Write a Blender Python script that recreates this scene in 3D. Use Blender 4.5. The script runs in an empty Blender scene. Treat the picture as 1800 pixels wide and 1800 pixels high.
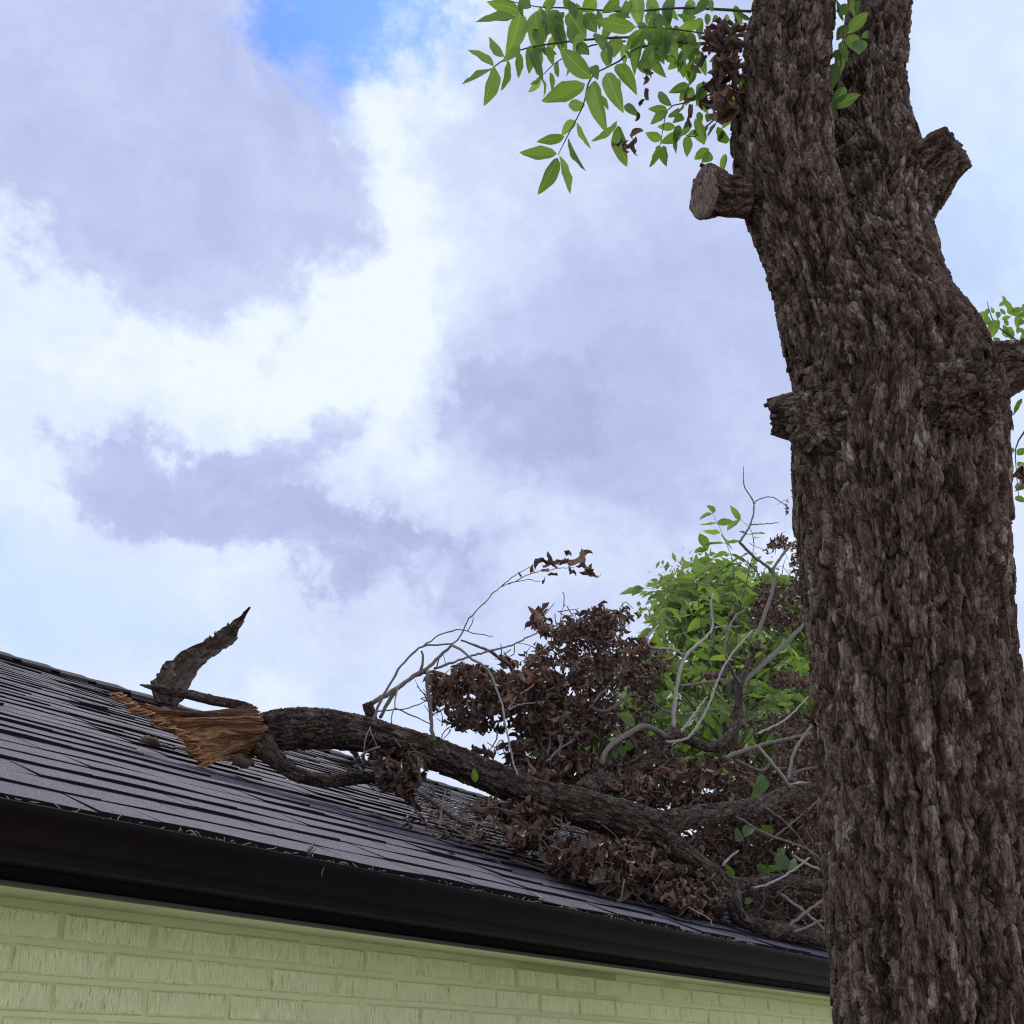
import bpy, math, random
import numpy as np
from mathutils import Vector, Matrix

random.seed(7)
rng = np.random.default_rng(11)
SC = bpy.context.scene
COL = SC.collection
CAM_Z = 1.65

# ------------------------------------------------------------------ camera
# rotation solved from the brick courses and joints of the wall (X runs along the wall, Y into the house, Z up)
RM = np.array([[0.59177613, 0.36346744, 0.71950846],
               [-0.80567894, 0.29561497, 0.51331593],
               [-0.02612384, -0.88346093, 0.46777594]])
FPX = 1969.67
CAMPOS = np.array([0.0, 0.0, CAM_Z])
cam = bpy.data.cameras.new('camera')
cam.sensor_width = 36.0
cam.lens = FPX / 1800 * 36.0
cam.clip_start = 0.05
cam.clip_end = 2000
cam_o = bpy.data.objects.new('camera', cam)
COL.objects.link(cam_o)
cam_o.matrix_world = Matrix([[RM[0, 0], -RM[0, 1], -RM[0, 2], 0], [RM[1, 0], -RM[1, 1], -RM[1, 2], 0],
                             [RM[2, 0], -RM[2, 1], -RM[2, 2], CAM_Z], [0, 0, 0, 1]])
SC.camera = cam_o
SC.view_settings.view_transform = 'Standard'
SC.view_settings.look = 'None'
SC.view_settings.gamma = 1.0
SC.view_settings.use_curve_mapping = False
SC.view_settings.exposure = 0.0
SC.cycles.max_bounces = 8
SC.cycles.pixel_filter_type = 'BLACKMAN_HARRIS'
SC.cycles.filter_width = 1.2
SC.cycles.use_denoising = True
SC.cycles.denoising_prefilter = 'ACCURATE'
SC.cycles.transparent_max_bounces = 8


def ray(px, py):
    return RM @ np.array([px - 900.0, py - 900.0, FPX])


def nray(px, py):
    v = ray(px, py)
    return v / np.linalg.norm(v)


def PY(px, py, Y):          # point of that sight line on the vertical plane y = Y
    v = ray(px, py)
    return CAMPOS + v * (Y / v[1])


def PD(px, py, D):          # point at horizontal distance D
    v = ray(px, py)
    return CAMPOS + v * (D / math.hypot(v[0], v[1]))


def depth_scale(p):         # metres per photo pixel at a point
    return float((np.asarray(p) - CAMPOS) @ RM[:, 2]) / FPX


ROOF_M, EAVE_Y, EAVE_Z, RIDGE_Y = 0.455, 1.80, 0.483 + CAM_Z, 5.86


def roof_z(Y):
    return EAVE_Z + ROOF_M * (Y - EAVE_Y)


def PR(px, py, h=0.0):      # point of that sight line h above the roof plane
    v = ray(px, py)
    t = (EAVE_Z + h - CAM_Z - ROOF_M * EAVE_Y) / (v[2] - ROOF_M * v[1])
    return CAMPOS + v * t


# ------------------------------------------------------------------ node helper
class G:
    def __init__(self, tree):
        self.t = tree
        tree.nodes.clear()

    def n(self, typ, ins=None, **props):
        nd = self.t.nodes.new(typ)
        for k, v in props.items():
            setattr(nd, k, v)
        for k, v in (ins or {}).items():
            s = nd.inputs[k]
            if isinstance(v, bpy.types.NodeSocket):
                self.t.links.new(v, s)
            else:
                s.default_value = v
        return nd

    def m(self, op, a, b=0.0, c=0.0, clamp=False):
        return self.n('ShaderNodeMath', {0: a, 1: b, 2: c}, operation=op, use_clamp=clamp).outputs[0]

    def v(self, op, a, b=(0, 0, 0)):
        nd = self.n('ShaderNodeVectorMath', {0: a, 1: b}, operation=op)
        return nd.outputs['Value'] if op in ('DOT_PRODUCT', 'LENGTH') else nd.outputs[0]

    def noise(self, vec, scale, detail=4, rough=0.55, dist=0.0):
        return self.n('ShaderNodeTexNoise', {'Vector': vec, 'Scale': scale, 'Detail': detail, 'Roughness': rough, 'Distortion': dist})

    def ss(self, x, a, b):
        return self.n('ShaderNodeMapRange', {'Value': x, 'From Min': a, 'From Max': b}, interpolation_type='SMOOTHSTEP').outputs[0]

    def mix(self, f, a, b, blend='MIX'):
        nd = self.n('ShaderNodeMix', data_type='RGBA', blend_type=blend)
        for k, v in ((0, f), (6, a), (7, b)):
            if isinstance(v, bpy.types.NodeSocket):
                self.t.links.new(v, nd.inputs[k])
            else:
                nd.inputs[k].default_value = (*v, 1) if (k > 0 and len(v) == 3) else v
        return nd.outputs[2]

    def scale_vec(self, vec, s):
        return self.n('ShaderNodeVectorMath', {0: vec, 1: s}, operation='MULTIPLY').outputs[0]


# ------------------------------------------------------------------ sun and sky
SUN_DIR = nray(760, 60)
sun_el = math.asin(SUN_DIR[2])
sun_az = math.atan2(SUN_DIR[1], SUN_DIR[0])
sl = bpy.data.lights.new('sun', 'SUN')
sl.energy = 1.5
sl.angle = math.radians(14)
sl.color = (1.0, 0.96, 0.9)
so = bpy.data.objects.new('sun', sl)
COL.objects.link(so)
so.rotation_euler = Vector(SUN_DIR).to_track_quat('Z', 'Y').to_euler()

world = bpy.data.worlds.new('World')
SC.world = world
world.use_nodes = True
g = G(world.node_tree)
out = g.n('ShaderNodeOutputWorld')
bg = g.n('ShaderNodeBackground')
g.t.links.new(bg.outputs[0], out.inputs[0])
bg.inputs['Strength'].default_value = 0.1
sky = g.n('ShaderNodeTexSky', sky_type='NISHITA')
sky.sun_disc = False
sky.sun_elevation = sun_el
sky.sun_rotation = math.pi / 2 - sun_az
sky.air_density = 1.0
sky.dust_density = 0.3
sky.ozone_density = 2.0
co = g.n('ShaderNodeTexCoord').outputs['Generated']
nz1 = g.noise(co, 2.6, 6, 0.55).outputs['Color']
nz2 = g.noise(co, 9.0, 9, 0.62).outputs['Color']
w1 = g.v('MULTIPLY', g.v('SUBTRACT', nz1, (0.5, 0.5, 0.5)), (0.22, 0.22, 0.22))
w2 = g.v('MULTIPLY', g.v('SUBTRACT', nz2, (0.5, 0.5, 0.5)), (0.2, 0.2, 0.2))
nz3 = g.noise(co, 26.0, 8, 0.65).outputs['Color']
w3 = g.v('MULTIPLY', g.v('SUBTRACT', nz3, (0.5, 0.5, 0.5)), (0.07, 0.07, 0.07))
dw = g.v('ADD', g.v('ADD', g.v('ADD', co, w1), w2), w3)
fb = g.noise(g.scale_vec(dw, (1, 1, 1.5)), 4.5, 9, 0.6).outputs[0]
fb2 = g.noise(g.scale_vec(co, (1, 1, 1.4)), 11.0, 8, 0.62, 0.5).outputs[0]


def blob(px, py, rx, ry, tilt=0.0):
    """a cloud at a fixed compass direction: falls from 1 at its middle to 0"""
    c = nray(px, py)
    h = np.cross([0, 0, 1.0], -c)
    h /= np.linalg.norm(h)
    u = np.cross(c, h)
    if u[2] < 0:
        u = -u
    ct, st = math.cos(tilt), math.sin(tilt)
    a, b = h * ct + u * st, -h * st + u * ct
    df = g.v('SUBTRACT', dw, tuple(c))
    x = g.m('MULTIPLY', g.v('DOT_PRODUCT', df, tuple(a)), FPX / rx)
    y = g.m('MULTIPLY', g.v('DOT_PRODUCT', df, tuple(b)), FPX / ry)
    r2 = g.m('ADD', g.m('MULTIPLY', x, x), g.m('MULTIPLY', y, y))
    front = g.ss(g.v('DOT_PRODUCT', co, tuple(c)), 0.3, 0.6)
    return g.m('MULTIPLY', g.m('EXPONENT', g.m('MULTIPLY', r2, -1.0)), front)


def addw(*terms):
    s = None
    for k, t in terms:
        x = g.m('MULTIPLY', t, k)
        s = x if s is None else g.m('ADD', s, x)
    return s


# grey thickness of the cloud deck
big_left = g.ss(blob(190, 170, 400, 330, -0.3), 0.36, 0.54)
dark_mid = addw((.8, blob(150, 800, 130, 95)), (.8, blob(330, 765, 190, 90, 0.2)), (.6, blob(520, 715, 150, 55, 0.3)), (.7, blob(450, 880, 220, 65, -0.25)), (.6, blob(680, 935, 220, 60, -0.2)))
dark_mid2 = addw((.9, blob(800, 810, 230, 85, 0.5)), (.8, blob(960, 680, 170, 110, 0.7)), (.5, blob(650, 600, 120, 60, 0.1)))
right_veil = g.ss(blob(1200, 420, 480, 560, 0.2), 0.27, 0.5)
low_right = blob(1000, 620, 240, 160, 0.5)
wisps = blob(620, 900, 500, 90, -0.2)
bright = blob(690, 420, 210, 260, 0.3)
bright2 = blob(430, 560, 330, 110, 0.0)
low_band = blob(650, 1080, 900, 120, -0.1)
thick = addw((0.44, big_left), (0.38, g.ss(g.m('ADD', dark_mid, g.m('MULTIPLY', g.m('SUBTRACT', fb, 0.5), 1.3)), 0.30, 1.0)),
             (0.15, g.ss(g.m('ADD', dark_mid2, g.m('MULTIPLY', g.m('SUBTRACT', fb, 0.5), 1.3)), 0.34, 0.85)),
             (0.36, right_veil), (0.15, low_right), (0.2, wisps), (-0.34, bright), (-0.22, bright2), (0.12, low_band),
             (0.75, g.m('SUBTRACT', fb, 0.5)), (0.5, g.m('SUBTRACT', fb2, 0.5)))
thick = g.m('ADD', thick, 0.2, clamp=True)
ramp = g.n('ShaderNodeValToRGB', {'Fac': thick})
cr = ramp.color_ramp
cr.elements[0].position = 0.0
cr.elements[0].color = (8.7, 9.6, 10.4, 1)
cr.elements[1].position = 1.0
cr.elements[1].color = (3.9, 4.4, 6.9, 1)
e = cr.elements.new(0.3); e.color = (7.0, 7.9, 10.0, 1)
e = cr.elements.new(0.6); e.color = (5.4, 6.1, 9.0, 1)
gap = g.m('ADD', blob(590, 60, 165, 150, 0.6), g.m('MULTIPLY', g.m('SUBTRACT', fb2, 0.5), 1.5))
gap = g.ss(gap, 0.22, 0.95)
veil = g.ss(g.m('ADD', addw((0.9, blob(1800, 330, 330, 480)), (0.7, blob(0, 1040, 260, 150)), (0.4, blob(500, 1150, 700, 160))),
                g.m('MULTIPLY', g.m('SUBTRACT', fb, 0.5), 0.5)), 0.1, 1.0)
blue = g.mix(1.0, sky.outputs[0], (0.42, 0.85, 1.9), 'MULTIPLY')
c1 = g.mix(g.m('MULTIPLY', veil, 0.65), ramp.outputs[0], (5.6, 7.5, 10.5))
c2 = g.mix(g.m('MULTIPLY', gap, 0.92), c1, blue)
g.t.links.new(c2, bg.inputs['Color'])


# ------------------------------------------------------------------ object helpers
def new_mesh(name, V, F, mat=None, smooth=True, attr=None, grain=None):
    """V (n,3) and F (m,k) arrays, or a list of face lists"""
    me = bpy.data.meshes.new(name)
    V = np.asarray(V, dtype=np.float32)
    if isinstance(F, np.ndarray):
        k = F.shape[1]
        me.vertices.add(len(V))
        me.vertices.foreach_set('co', V.ravel())
        me.loops.add(F.size)
        me.loops.foreach_set('vertex_index', F.ravel().astype(np.int32))
        me.polygons.add(len(F))
        me.polygons.foreach_set('loop_start', np.arange(0, F.size, k, dtype=np.int32))
        me.polygons.foreach_set('loop_total', np.full(len(F), k, dtype=np.int32))
        me.update(calc_edges=True)
    else:
        me.from_pydata([tuple(map(float, v)) for v in V], [], F)
        me.update()
    if smooth:
        me.polygons.foreach_set('use_smooth', np.ones(len(me.polygons), dtype=bool))
    if attr is not None:
        a = me.attributes.new('tint', 'FLOAT_COLOR', 'POINT')
        a.data.foreach_set('color', np.asarray(attr, dtype=np.float32).ravel())
    if grain is not None:
        a = me.attributes.new('grain', 'FLOAT_VECTOR', 'POINT')
        a.data.foreach_set('vector', np.asarray(grain, dtype=np.float32).ravel())
    if mat:
        me.materials.append(mat)
    return me


def obj(name, me, parent=None, matrix=None, **props):
    o = bpy.data.objects.new(name, me)
    COL.objects.link(o)
    if matrix is not None:
        o.matrix_world = matrix
    if parent is not None:
        o.parent = parent
        o.matrix_parent_inverse = parent_inv(parent)
    for k, v in props.items():
        o[k] = v
    return o


WM = {}


def parent_inv(p):
    # world matrices are tracked by hand: only things (Empties) carry a location
    m = WM.get(p.name)
    return m.inverted() if m is not None else Matrix()


def thing(name, loc, label, category, group=None):
    o = bpy.data.objects.new(name, None)
    COL.objects.link(o)
    o.location = loc
    o.empty_display_size = 0.1
    WM[o.name] = Matrix.Translation(Vector(loc))
    o['label'] = label
    o['category'] = category
    if group:
        o['group'] = group
    return o


def part(name, me, parent, matrix=None, **props):
    o = obj(name, me, None, matrix, **props)
    o.parent = parent
    p, inv = parent, None
    if parent.name in WM:
        inv = WM[parent.name].inverted()
    o.matrix_parent_inverse = inv if inv is not None else Matrix()
    return o


def box(x0, x1, y0, y1, z0, z1):
    V = np.array([[x0, y0, z0], [x1, y0, z0], [x1, y1, z0], [x0, y1, z0], [x0, y0, z1], [x1, y0, z1], [x1, y1, z1], [x0, y1, z1]], float)
    F = np.array([[3, 2, 1, 0], [4, 5, 6, 7], [0, 1, 5, 4], [1, 2, 6, 5], [2, 3, 7, 6], [3, 0, 4, 7]])
    return V, F


def join(chunks):
    Vs, Fs, n = [], [], 0
    for V, F in chunks:
        Vs.append(V)
        Fs.append(F + n)
        n += len(V)
    return np.concatenate(Vs), np.concatenate(Fs)


# ------------------------------------------------------------------ numpy noise
def hash3(i, j, k, s=0):
    h = (i.astype(np.int64) * 374761393 + j.astype(np.int64) * 668265263 + k.astype(np.int64) * 2147483647 + s * 974711) & 0xFFFFFFFF
    h = ((h ^ (h >> 13)) * 1274126177) & 0xFFFFFFFF
    h = ((h ^ (h >> 16)) * 2246822519) & 0xFFFFFFFF
    h = h ^ (h >> 15)
    return (h & 0xFFFFFF) / float(0x1000000)


def vnoise(p, seed=0):
    i = np.floor(p).astype(np.int64)
    f = p - i
    f = f * f * (3 - 2 * f)
    r = 0
    for a in (0, 1):
        for b in (0, 1):
            for c in (0, 1):
                w = (f[:, 0] if a else 1 - f[:, 0]) * (f[:, 1] if b else 1 - f[:, 1]) * (f[:, 2] if c else 1 - f[:, 2])
                r = r + w * hash3(i[:, 0] + a, i[:, 1] + b, i[:, 2] + c, seed)
    return r


def fbm(p, oct=4, seed=0):
    s, a, t = 0, 0.5, 0
    for o in range(oct):
        s = s + a * vnoise(p * (2 ** o) + 17.3 * o, seed + o)
        t += a
        a *= 0.5
    return s / t


def worley(p, seed=0):
    """F1, F2, id hash and offset to the nearest cell point"""
    i = np.floor(p).astype(np.int64)
    n = len(p)
    F1 = np.full(n, 9.0)
    F2 = np.full(n, 9.0)
    cid = np.zeros(n)
    off = np.zeros((n, 3))
    for a in (-1, 0, 1):
        for b in (-1, 0, 1):
            for c in (-1, 0, 1):
                I, J, K = i[:, 0] + a, i[:, 1] + b, i[:, 2] + c
                q = np.stack([I + hash3(I, J, K, seed + 1), J + hash3(I, J, K, seed + 2), K + hash3(I, J, K, seed + 3)], 1)
                d = p - q
                r = np.sqrt((d * d).sum(1))
                near = r < F1
                F2 = np.where(near, F1, np.minimum(F2, r))
                cid = np.where(near, hash3(I, J, K, seed + 4), cid)
                off[near] = d[near]
                F1 = np.where(near, r, F1)
    return F1, F2, cid, off


def sstep(x, a, b):
    t = np.clip((x - a) / (b - a), 0, 1)
    return t * t * (3 - 2 * t)


# ------------------------------------------------------------------ tubes
def resample(P, R, step):
    P = np.asarray(P, float)
    R = np.asarray(R, float)
    if len(P) == 2:
        P = np.array([P[0], (P[0] + P[1]) / 2, P[1]])
        R = np.array([R[0], (R[0] + R[1]) / 2, R[1]])
    Q = np.vstack([2 * P[0] - P[1], P, 2 * P[-1] - P[-2]])
    out, ro = [], []
    for k in range(len(P) - 1):
        p0, p1, p2, p3 = Q[k], Q[k + 1], Q[k + 2], Q[k + 3]
        m = max(2, int(np.linalg.norm(p2 - p1) / step))
        for t in np.linspace(0, 1, m, endpoint=False):
            out.append(0.5 * ((2 * p1) + (-p0 + p2) * t + (2 * p0 - 5 * p1 + 4 * p2 - p3) * t * t + (-p0 + 3 * p1 - 3 * p2 + p3) * t ** 3))
            u = t * t * (3 - 2 * t)
            ro.append(R[k] * (1 - u) + R[k + 1] * u)
    out.append(P[-1])
    ro.append(R[-1])
    return np.array(out), np.array(ro)


def frames(C):
    T = np.gradient(C, axis=0)
    T /= np.linalg.norm(T, axis=1)[:, None] + 1e-12
    up = np.array([0, 0, 1.0]) if abs(T[0, 2]) < 0.9 else np.array([0, -1.0, 0])
    n = np.cross(T[0], up)
    n /= np.linalg.norm(n)
    N = [n]
    for k in range(1, len(C)):
        n = N[-1] - T[k] * (N[-1] @ T[k])
        n /= np.linalg.norm(n)
        N.append(n)
    N = np.array(N)
    return T, N, np.cross(T, N)


def tube(P, R, sides=8, step=0.05, wob=0.0):
    C, r = resample(P, R, step)
    if wob:
        C = C + (rng.random(C.shape) - 0.5) * wob
        r = r * (1 + (rng.random(len(r)) - 0.5) * 0.25)
    T, N, B = frames(C)
    a = np.linspace(0, 2 * np.pi, sides, endpoint=False)
    ring = N[:, None, :] * np.cos(a)[None, :, None] + B[:, None, :] * np.sin(a)[None, :, None]
    V = (C[:, None, :] + ring * r[:, None, None]).reshape(-1, 3)
    m = len(C)
    i = np.arange(m - 1)[:, None] * sides
    j = np.arange(sides)[None, :]
    j2 = (j + 1) % sides
    F = np.stack([i + j, i + j2, i + sides + j2, i + sides + j], -1).reshape(-1, 4)
    c0, c1 = len(V), len(V) + 1
    V = np.vstack([V, C[0], C[-1]])
    caps = [[c0, (k + 1) % sides, k, k] for k in range(sides)]
    caps = []
    for k in range(0, sides, 2):
        caps.append([c0, (k + 2) % sides, (k + 1) % sides, k])
        b = (m - 1) * sides
        caps.append([c1, b + k, b + (k + 1) % sides, b + (k + 2) % sides])
    F = np.vstack([F, np.array(caps)])
    return V, F


def remesh_union(tubes, voxel, smooth_it):
    """tubes: list of (P, R).  Returns verts, quads, normals of their blended union."""
    chunks = [tube(P, R, 20, 0.03) for P, R in tubes]
    V, F = join(chunks)
    me = new_mesh('tmp', V, F)
    o = bpy.data.objects.new('tmp', me)
    COL.objects.link(o)
    md = o.modifiers.new('r', 'REMESH')
    md.mode = 'VOXEL'
    md.voxel_size = voxel
    if smooth_it:
        s = o.modifiers.new('s', 'SMOOTH')
        s.factor = 0.5
        s.iterations = smooth_it
    dg = bpy.context.evaluated_depsgraph_get()
    ev = o.evaluated_get(dg)
    m = ev.to_mesh()
    n = len(m.vertices)
    v = np.empty(n * 3, np.float32)
    m.vertices.foreach_get('co', v)
    no = np.empty(n * 3, np.float32)
    m.vertex_normals.foreach_get('vector', no)
    f = np.empty(len(m.loops), np.int32)
    m.loops.foreach_get('vertex_index', f)
    ev.to_mesh_clear()
    bpy.data.objects.remove(o)
    bpy.data.meshes.remove(me)
    return v.reshape(-1, 3).astype(float), f.reshape(-1, 4), no.reshape(-1, 3).astype(float)


def grain_coords(V, tubes, aniso):
    """coordinates that run along the nearest branch: across, across, along * aniso"""
    S, RR, TT, NN, BB, LL, ID = [], [], [], [], [], [], []
    for k, (P, R) in enumerate(tubes):
        C, r = resample(P, R, 0.03)
        T, N, B = frames(C)
        L = np.concatenate([[0], np.cumsum(np.linalg.norm(np.diff(C, axis=0), axis=1))])
        S.append(C); RR.append(r); TT.append(T); NN.append(N); BB.append(B); LL.append(L); ID.append(np.full(len(C), k))
    S = np.concatenate(S); RR = np.concatenate(RR); TT = np.concatenate(TT); NN = np.concatenate(NN); BB = np.concatenate(BB)
    LL = np.concatenate(LL); ID = np.concatenate(ID)
    out = np.empty_like(V)
    tan = np.empty_like(V)
    rad = np.empty(len(V))
    for a in range(0, len(V), 40000):
        v = V[a:a + 40000]
        d = np.sqrt(((v[:, None, :] - S[None]) ** 2).sum(-1)) / RR[None]
        k = d.argmin(1)
        df = v - S[k]
        tan[a:a + 40000] = TT[k]
        rad[a:a + 40000] = RR[k]
        out[a:a + 40000] = np.stack([(df * NN[k]).sum(1) + ID[k] * 3.1, (df * BB[k]).sum(1) + ID[k] * 1.7,
                                     (LL[k] + (df * TT[k]).sum(1)) * aniso], 1)
    return out, tan, rad


def bark(V, Nn, Q, cell, depth, seed=0, mask=None):
    """plates, flakes and fissures cut into a branch; returns displaced verts and the tint attribute"""
    k = 0.027 / cell
    W1_ = np.stack([fbm(V * 9 * k, 3, seed + 21), fbm(V * 9 * k, 3, seed + 22), fbm(V * 9 * k, 3, seed + 23)], 1) - 0.5
    W2_ = np.stack([fbm(V * 55 * k, 2, seed + 24), fbm(V * 55 * k, 2, seed + 25), fbm(V * 55 * k, 2, seed + 26)], 1) - 0.5
    q = Q / cell + W1_ * 1.4 + W2_ * 0.5
    F1, F2, cid, off = worley(q, seed)
    crack = sstep(F2 - F1, 0.0, 0.15)
    g1 = fbm(np.c_[Q[:, :2] / cell * 0.62, Q[:, 2] / cell * 0.26] + W1_ * 1.5 + W2_ * 0.28, 2, seed + 61)
    fur1 = 1 - sstep(np.abs(2 * g1 - 1), 0.015, 0.17)
    g2 = fbm(np.c_[Q[:, :2] / cell * 1.45, Q[:, 2] / cell * 0.5] + W1_ * 2.4 + W2_ * 0.5, 2, seed + 65)
    fur2 = 1 - sstep(np.abs(2 * g2 - 1), 0.01, 0.16)
    q2 = Q / np.array([cell * 0.40, cell * 0.40, cell * 0.50]) + W1_ * 3.0 + W2_ * 1.3 + 5.7
    G1, G2, cid2, off2 = worley(q2, seed + 50)
    big = fbm(np.c_[Q[:, :2] * 20 * k, Q[:, 2] * 9 * k], 3, seed + 70) - 0.5
    streak = fbm(np.c_[Q[:, :2] * 300, Q[:, 2] * 160], 2, seed + 90) - 0.5
    h = -1.35 * fur1 - 0.70 * fur2 + (crack - 1) * 0.45 + (cid - 0.5) * 0.45 - np.clip(off[:, 2], -.6, .6) * 0.40 + (cid2 - 0.5) * 0.20 - off2[:, 2] * 0.14 + big * 1.1 + streak * 0.2
    if mask is not None:
        h = h * mask
    out = V + Nn * (h * depth)[:, None]
    low = fbm(V * 5.0, 3, seed + 33)
    return out, np.stack([np.clip(0.55 * cid + 0.3 * cid2 + 0.9 * (g1 - 0.5) * np.sign(g1 - 0.5) + 0.02, 0, 1), low, fbm(V * 40, 3, seed + 44), np.ones(len(V))], 1)


# ------------------------------------------------------------------ materials
def material(name):
    m = bpy.data.materials.new(name)
    m.use_nodes = True
    gg = G(m.node_tree)
    o = gg.n('ShaderNodeOutputMaterial')
    b = gg.n('ShaderNodeBsdfPrincipled')
    gg.t.links.new(b.outputs[0], o.inputs[0])
    return m, gg, b, o


def lk(gg, a, nd, key):
    gg.t.links.new(a, nd.inputs[key])


def bump(gg, b, h, strength, dist):
    nd = gg.n('ShaderNodeBump', {'Height': h, 'Strength': strength, 'Distance': dist})
    lk(gg, nd.outputs[0], b, 'Normal')


def bark_material(name, dark, mid, pale, lichen=None, lich_amt=0.0):
    m, gg, b, o = material(name)
    at = gg.n('ShaderNodeAttribute', attribute_name='tint')
    sp = gg.n('ShaderNodeSeparateColor', {0: at.outputs['Color']})
    pos = gg.n('ShaderNodeNewGeometry').outputs['Position']
    gr = gg.n('ShaderNodeAttribute', attribute_name='grain').outputs['Vector']
    n1 = gg.noise(gg.scale_vec(gr, (1, 1, 0.7)), 130, 5, 0.65).outputs[0]
    wv = gg.v('ADD', gr, gg.v('MULTIPLY', gg.v('SUBTRACT', gg.noise(gr, 60, 3).outputs['Color'], (0.5, 0.5, 0.5)), (0.012, 0.012, 0.008)))
    pl = gg.n('ShaderNodeTexVoronoi', {'Vector': wv, 'Scale': 62.0}, feature='F1')
    pe = gg.n('ShaderNodeTexVoronoi', {'Vector': wv, 'Scale': 62.0}, feature='DISTANCE_TO_EDGE').outputs[0]
    pr = gg.n('ShaderNodeSeparateColor', {0: pl.outputs['Color']}).outputs[0]
    f = gg.m('ADD', gg.m('ADD', gg.m('MULTIPLY', sp.outputs[0], 0.6), gg.m('MULTIPLY', gg.m('SUBTRACT', pr, 0.5), 0.42)), gg.m('MULTIPLY', gg.m('SUBTRACT', n1, 0.5), 0.7))
    c = gg.mix(gg.ss(f, 0.05, 0.5), dark, mid)
    c = gg.mix(gg.m('MULTIPLY', gg.ss(f, 0.42, 0.8), gg.ss(sp.outputs[1], 0.28, 0.6)), c, pale)
    red = gg.noise(pos, 7, 4, 0.6).outputs[0]
    c = gg.mix(gg.m('MULTIPLY', gg.ss(red, 0.55, 0.72), 0.5), c, (0.12, 0.058, 0.038))
    if lichen:
        n2 = gg.noise(pos, 26, 6, 0.65, 0.4).outputs[0]
        c = gg.mix(gg.m('MULTIPLY', gg.ss(n2, 0.6, 0.66), lich_amt), c, lichen)
    lk(gg, c, b, 'Base Color')
    b.inputs['Roughness'].default_value = 0.85
    b.inputs['Specular IOR Level'].default_value = 0.2
    z = gg.noise(wv, 95, 2, 0.5).outputs[0]
    fur = gg.ss(gg.m('ABSOLUTE', gg.m('SUBTRACT', z, 0.5)), 0.0, 0.045)
    vo = gg.n('ShaderNodeTexVoronoi', {'Vector': wv, 'Scale': 140.0}, feature='DISTANCE_TO_EDGE').outputs[0]
    hh = gg.noise(gr, 420, 4, 0.65).outputs[0]
    hgt = gg.m('ADD', gg.m('ADD', gg.m('MULTIPLY', fur, 0.7), gg.m('ADD', gg.m('MULTIPLY', gg.ss(vo, 0.0, 0.12), 0.25), gg.m('MULTIPLY', gg.ss(pe, 0.0, 0.09), 1.1))), gg.m('ADD', gg.m('MULTIPLY', pr, 0.5), gg.m('MULTIPLY', hh, 0.3)))
    bump(gg, b, hgt, 1.0, 0.0055)
    return m


M_BARK = bark_material('tree_bark', (0.054, 0.030, 0.023), (0.190, 0.128, 0.099), (0.42, 0.335, 0.285))
M_LIMB = bark_material('limb_bark', (0.044, 0.028, 0.023), (0.130, 0.093, 0.075), (0.27, 0.215, 0.185), (0.26, 0.26, 0.22), 0.55)


def simple(name, col, rough=0.7, spec=0.3, nscale=40, namt=0.25, bscale=None, bdist=0.002):
    m, gg, b, o = material(name)
    pos = gg.n('ShaderNodeNewGeometry').outputs['Position']
    n = gg.noise(pos, nscale, 5, 0.6).outputs[0]
    k = gg.m('ADD', gg.m('MULTIPLY', gg.m('SUBTRACT', n, 0.5), namt * 2), 1.0)
    c = gg.n('ShaderNodeVectorMath', {0: (*col,), 'Scale': k}, operation='SCALE').outputs[0]
    lk(gg, c, b, 'Base Color')
    b.inputs['Roughness'].default_value = rough
    b.inputs['Specular IOR Level'].default_value = spec
    if bscale:
        bump(gg, b, gg.noise(pos, bscale, 4, 0.6).outputs[0], 0.5, bdist)
    return m


M_GUTTER = simple('black_painted_metal', (0.0085, 0.0050, 0.0065), 0.55, 0.07, 6, 0.3, 90, 0.0006)
M_FASCIA = simple('black_painted_board', (0.004, 0.003, 0.0045), 0.6, 0.12, 30, 0.3, 160, 0.001)
M_SOFFIT = simple('green_painted_soffit', (0.68, 0.71, 0.47), 0.6, 0.3, 12, 0.06)
M_DECK = simple('roof_felt', (0.010, 0.009, 0.010), 0.9, 0.1)
M_CAP = simple('ridge_cap_asphalt', (0.045, 0.038, 0.040), 0.9, 0.2, 300, 0.5, 300, 0.002)
M_GROUND = simple('pale_bounce_ground', (0.46, 0.43, 0.37), 0.95, 0.1, 3, 0.15)  # unseen ground, made pale to bounce light up onto soffit and trunk
M_TWIG = simple('twig_bark', (0.15, 0.118, 0.105), 0.8, 0.3, 60, 0.45, 200, 0.002)
M_TWIG2 = simple('pale_twig_bark', (0.30, 0.265, 0.24), 0.8, 0.3, 60, 0.5, 200, 0.002)
M_TWIG3 = simple('brown_twig_bark', (0.085, 0.062, 0.052), 0.8, 0.3, 60, 0.4, 200, 0.002)
M_STEM = simple('green_stem', (0.10, 0.13, 0.05), 0.6, 0.3, 60, 0.3)


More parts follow.
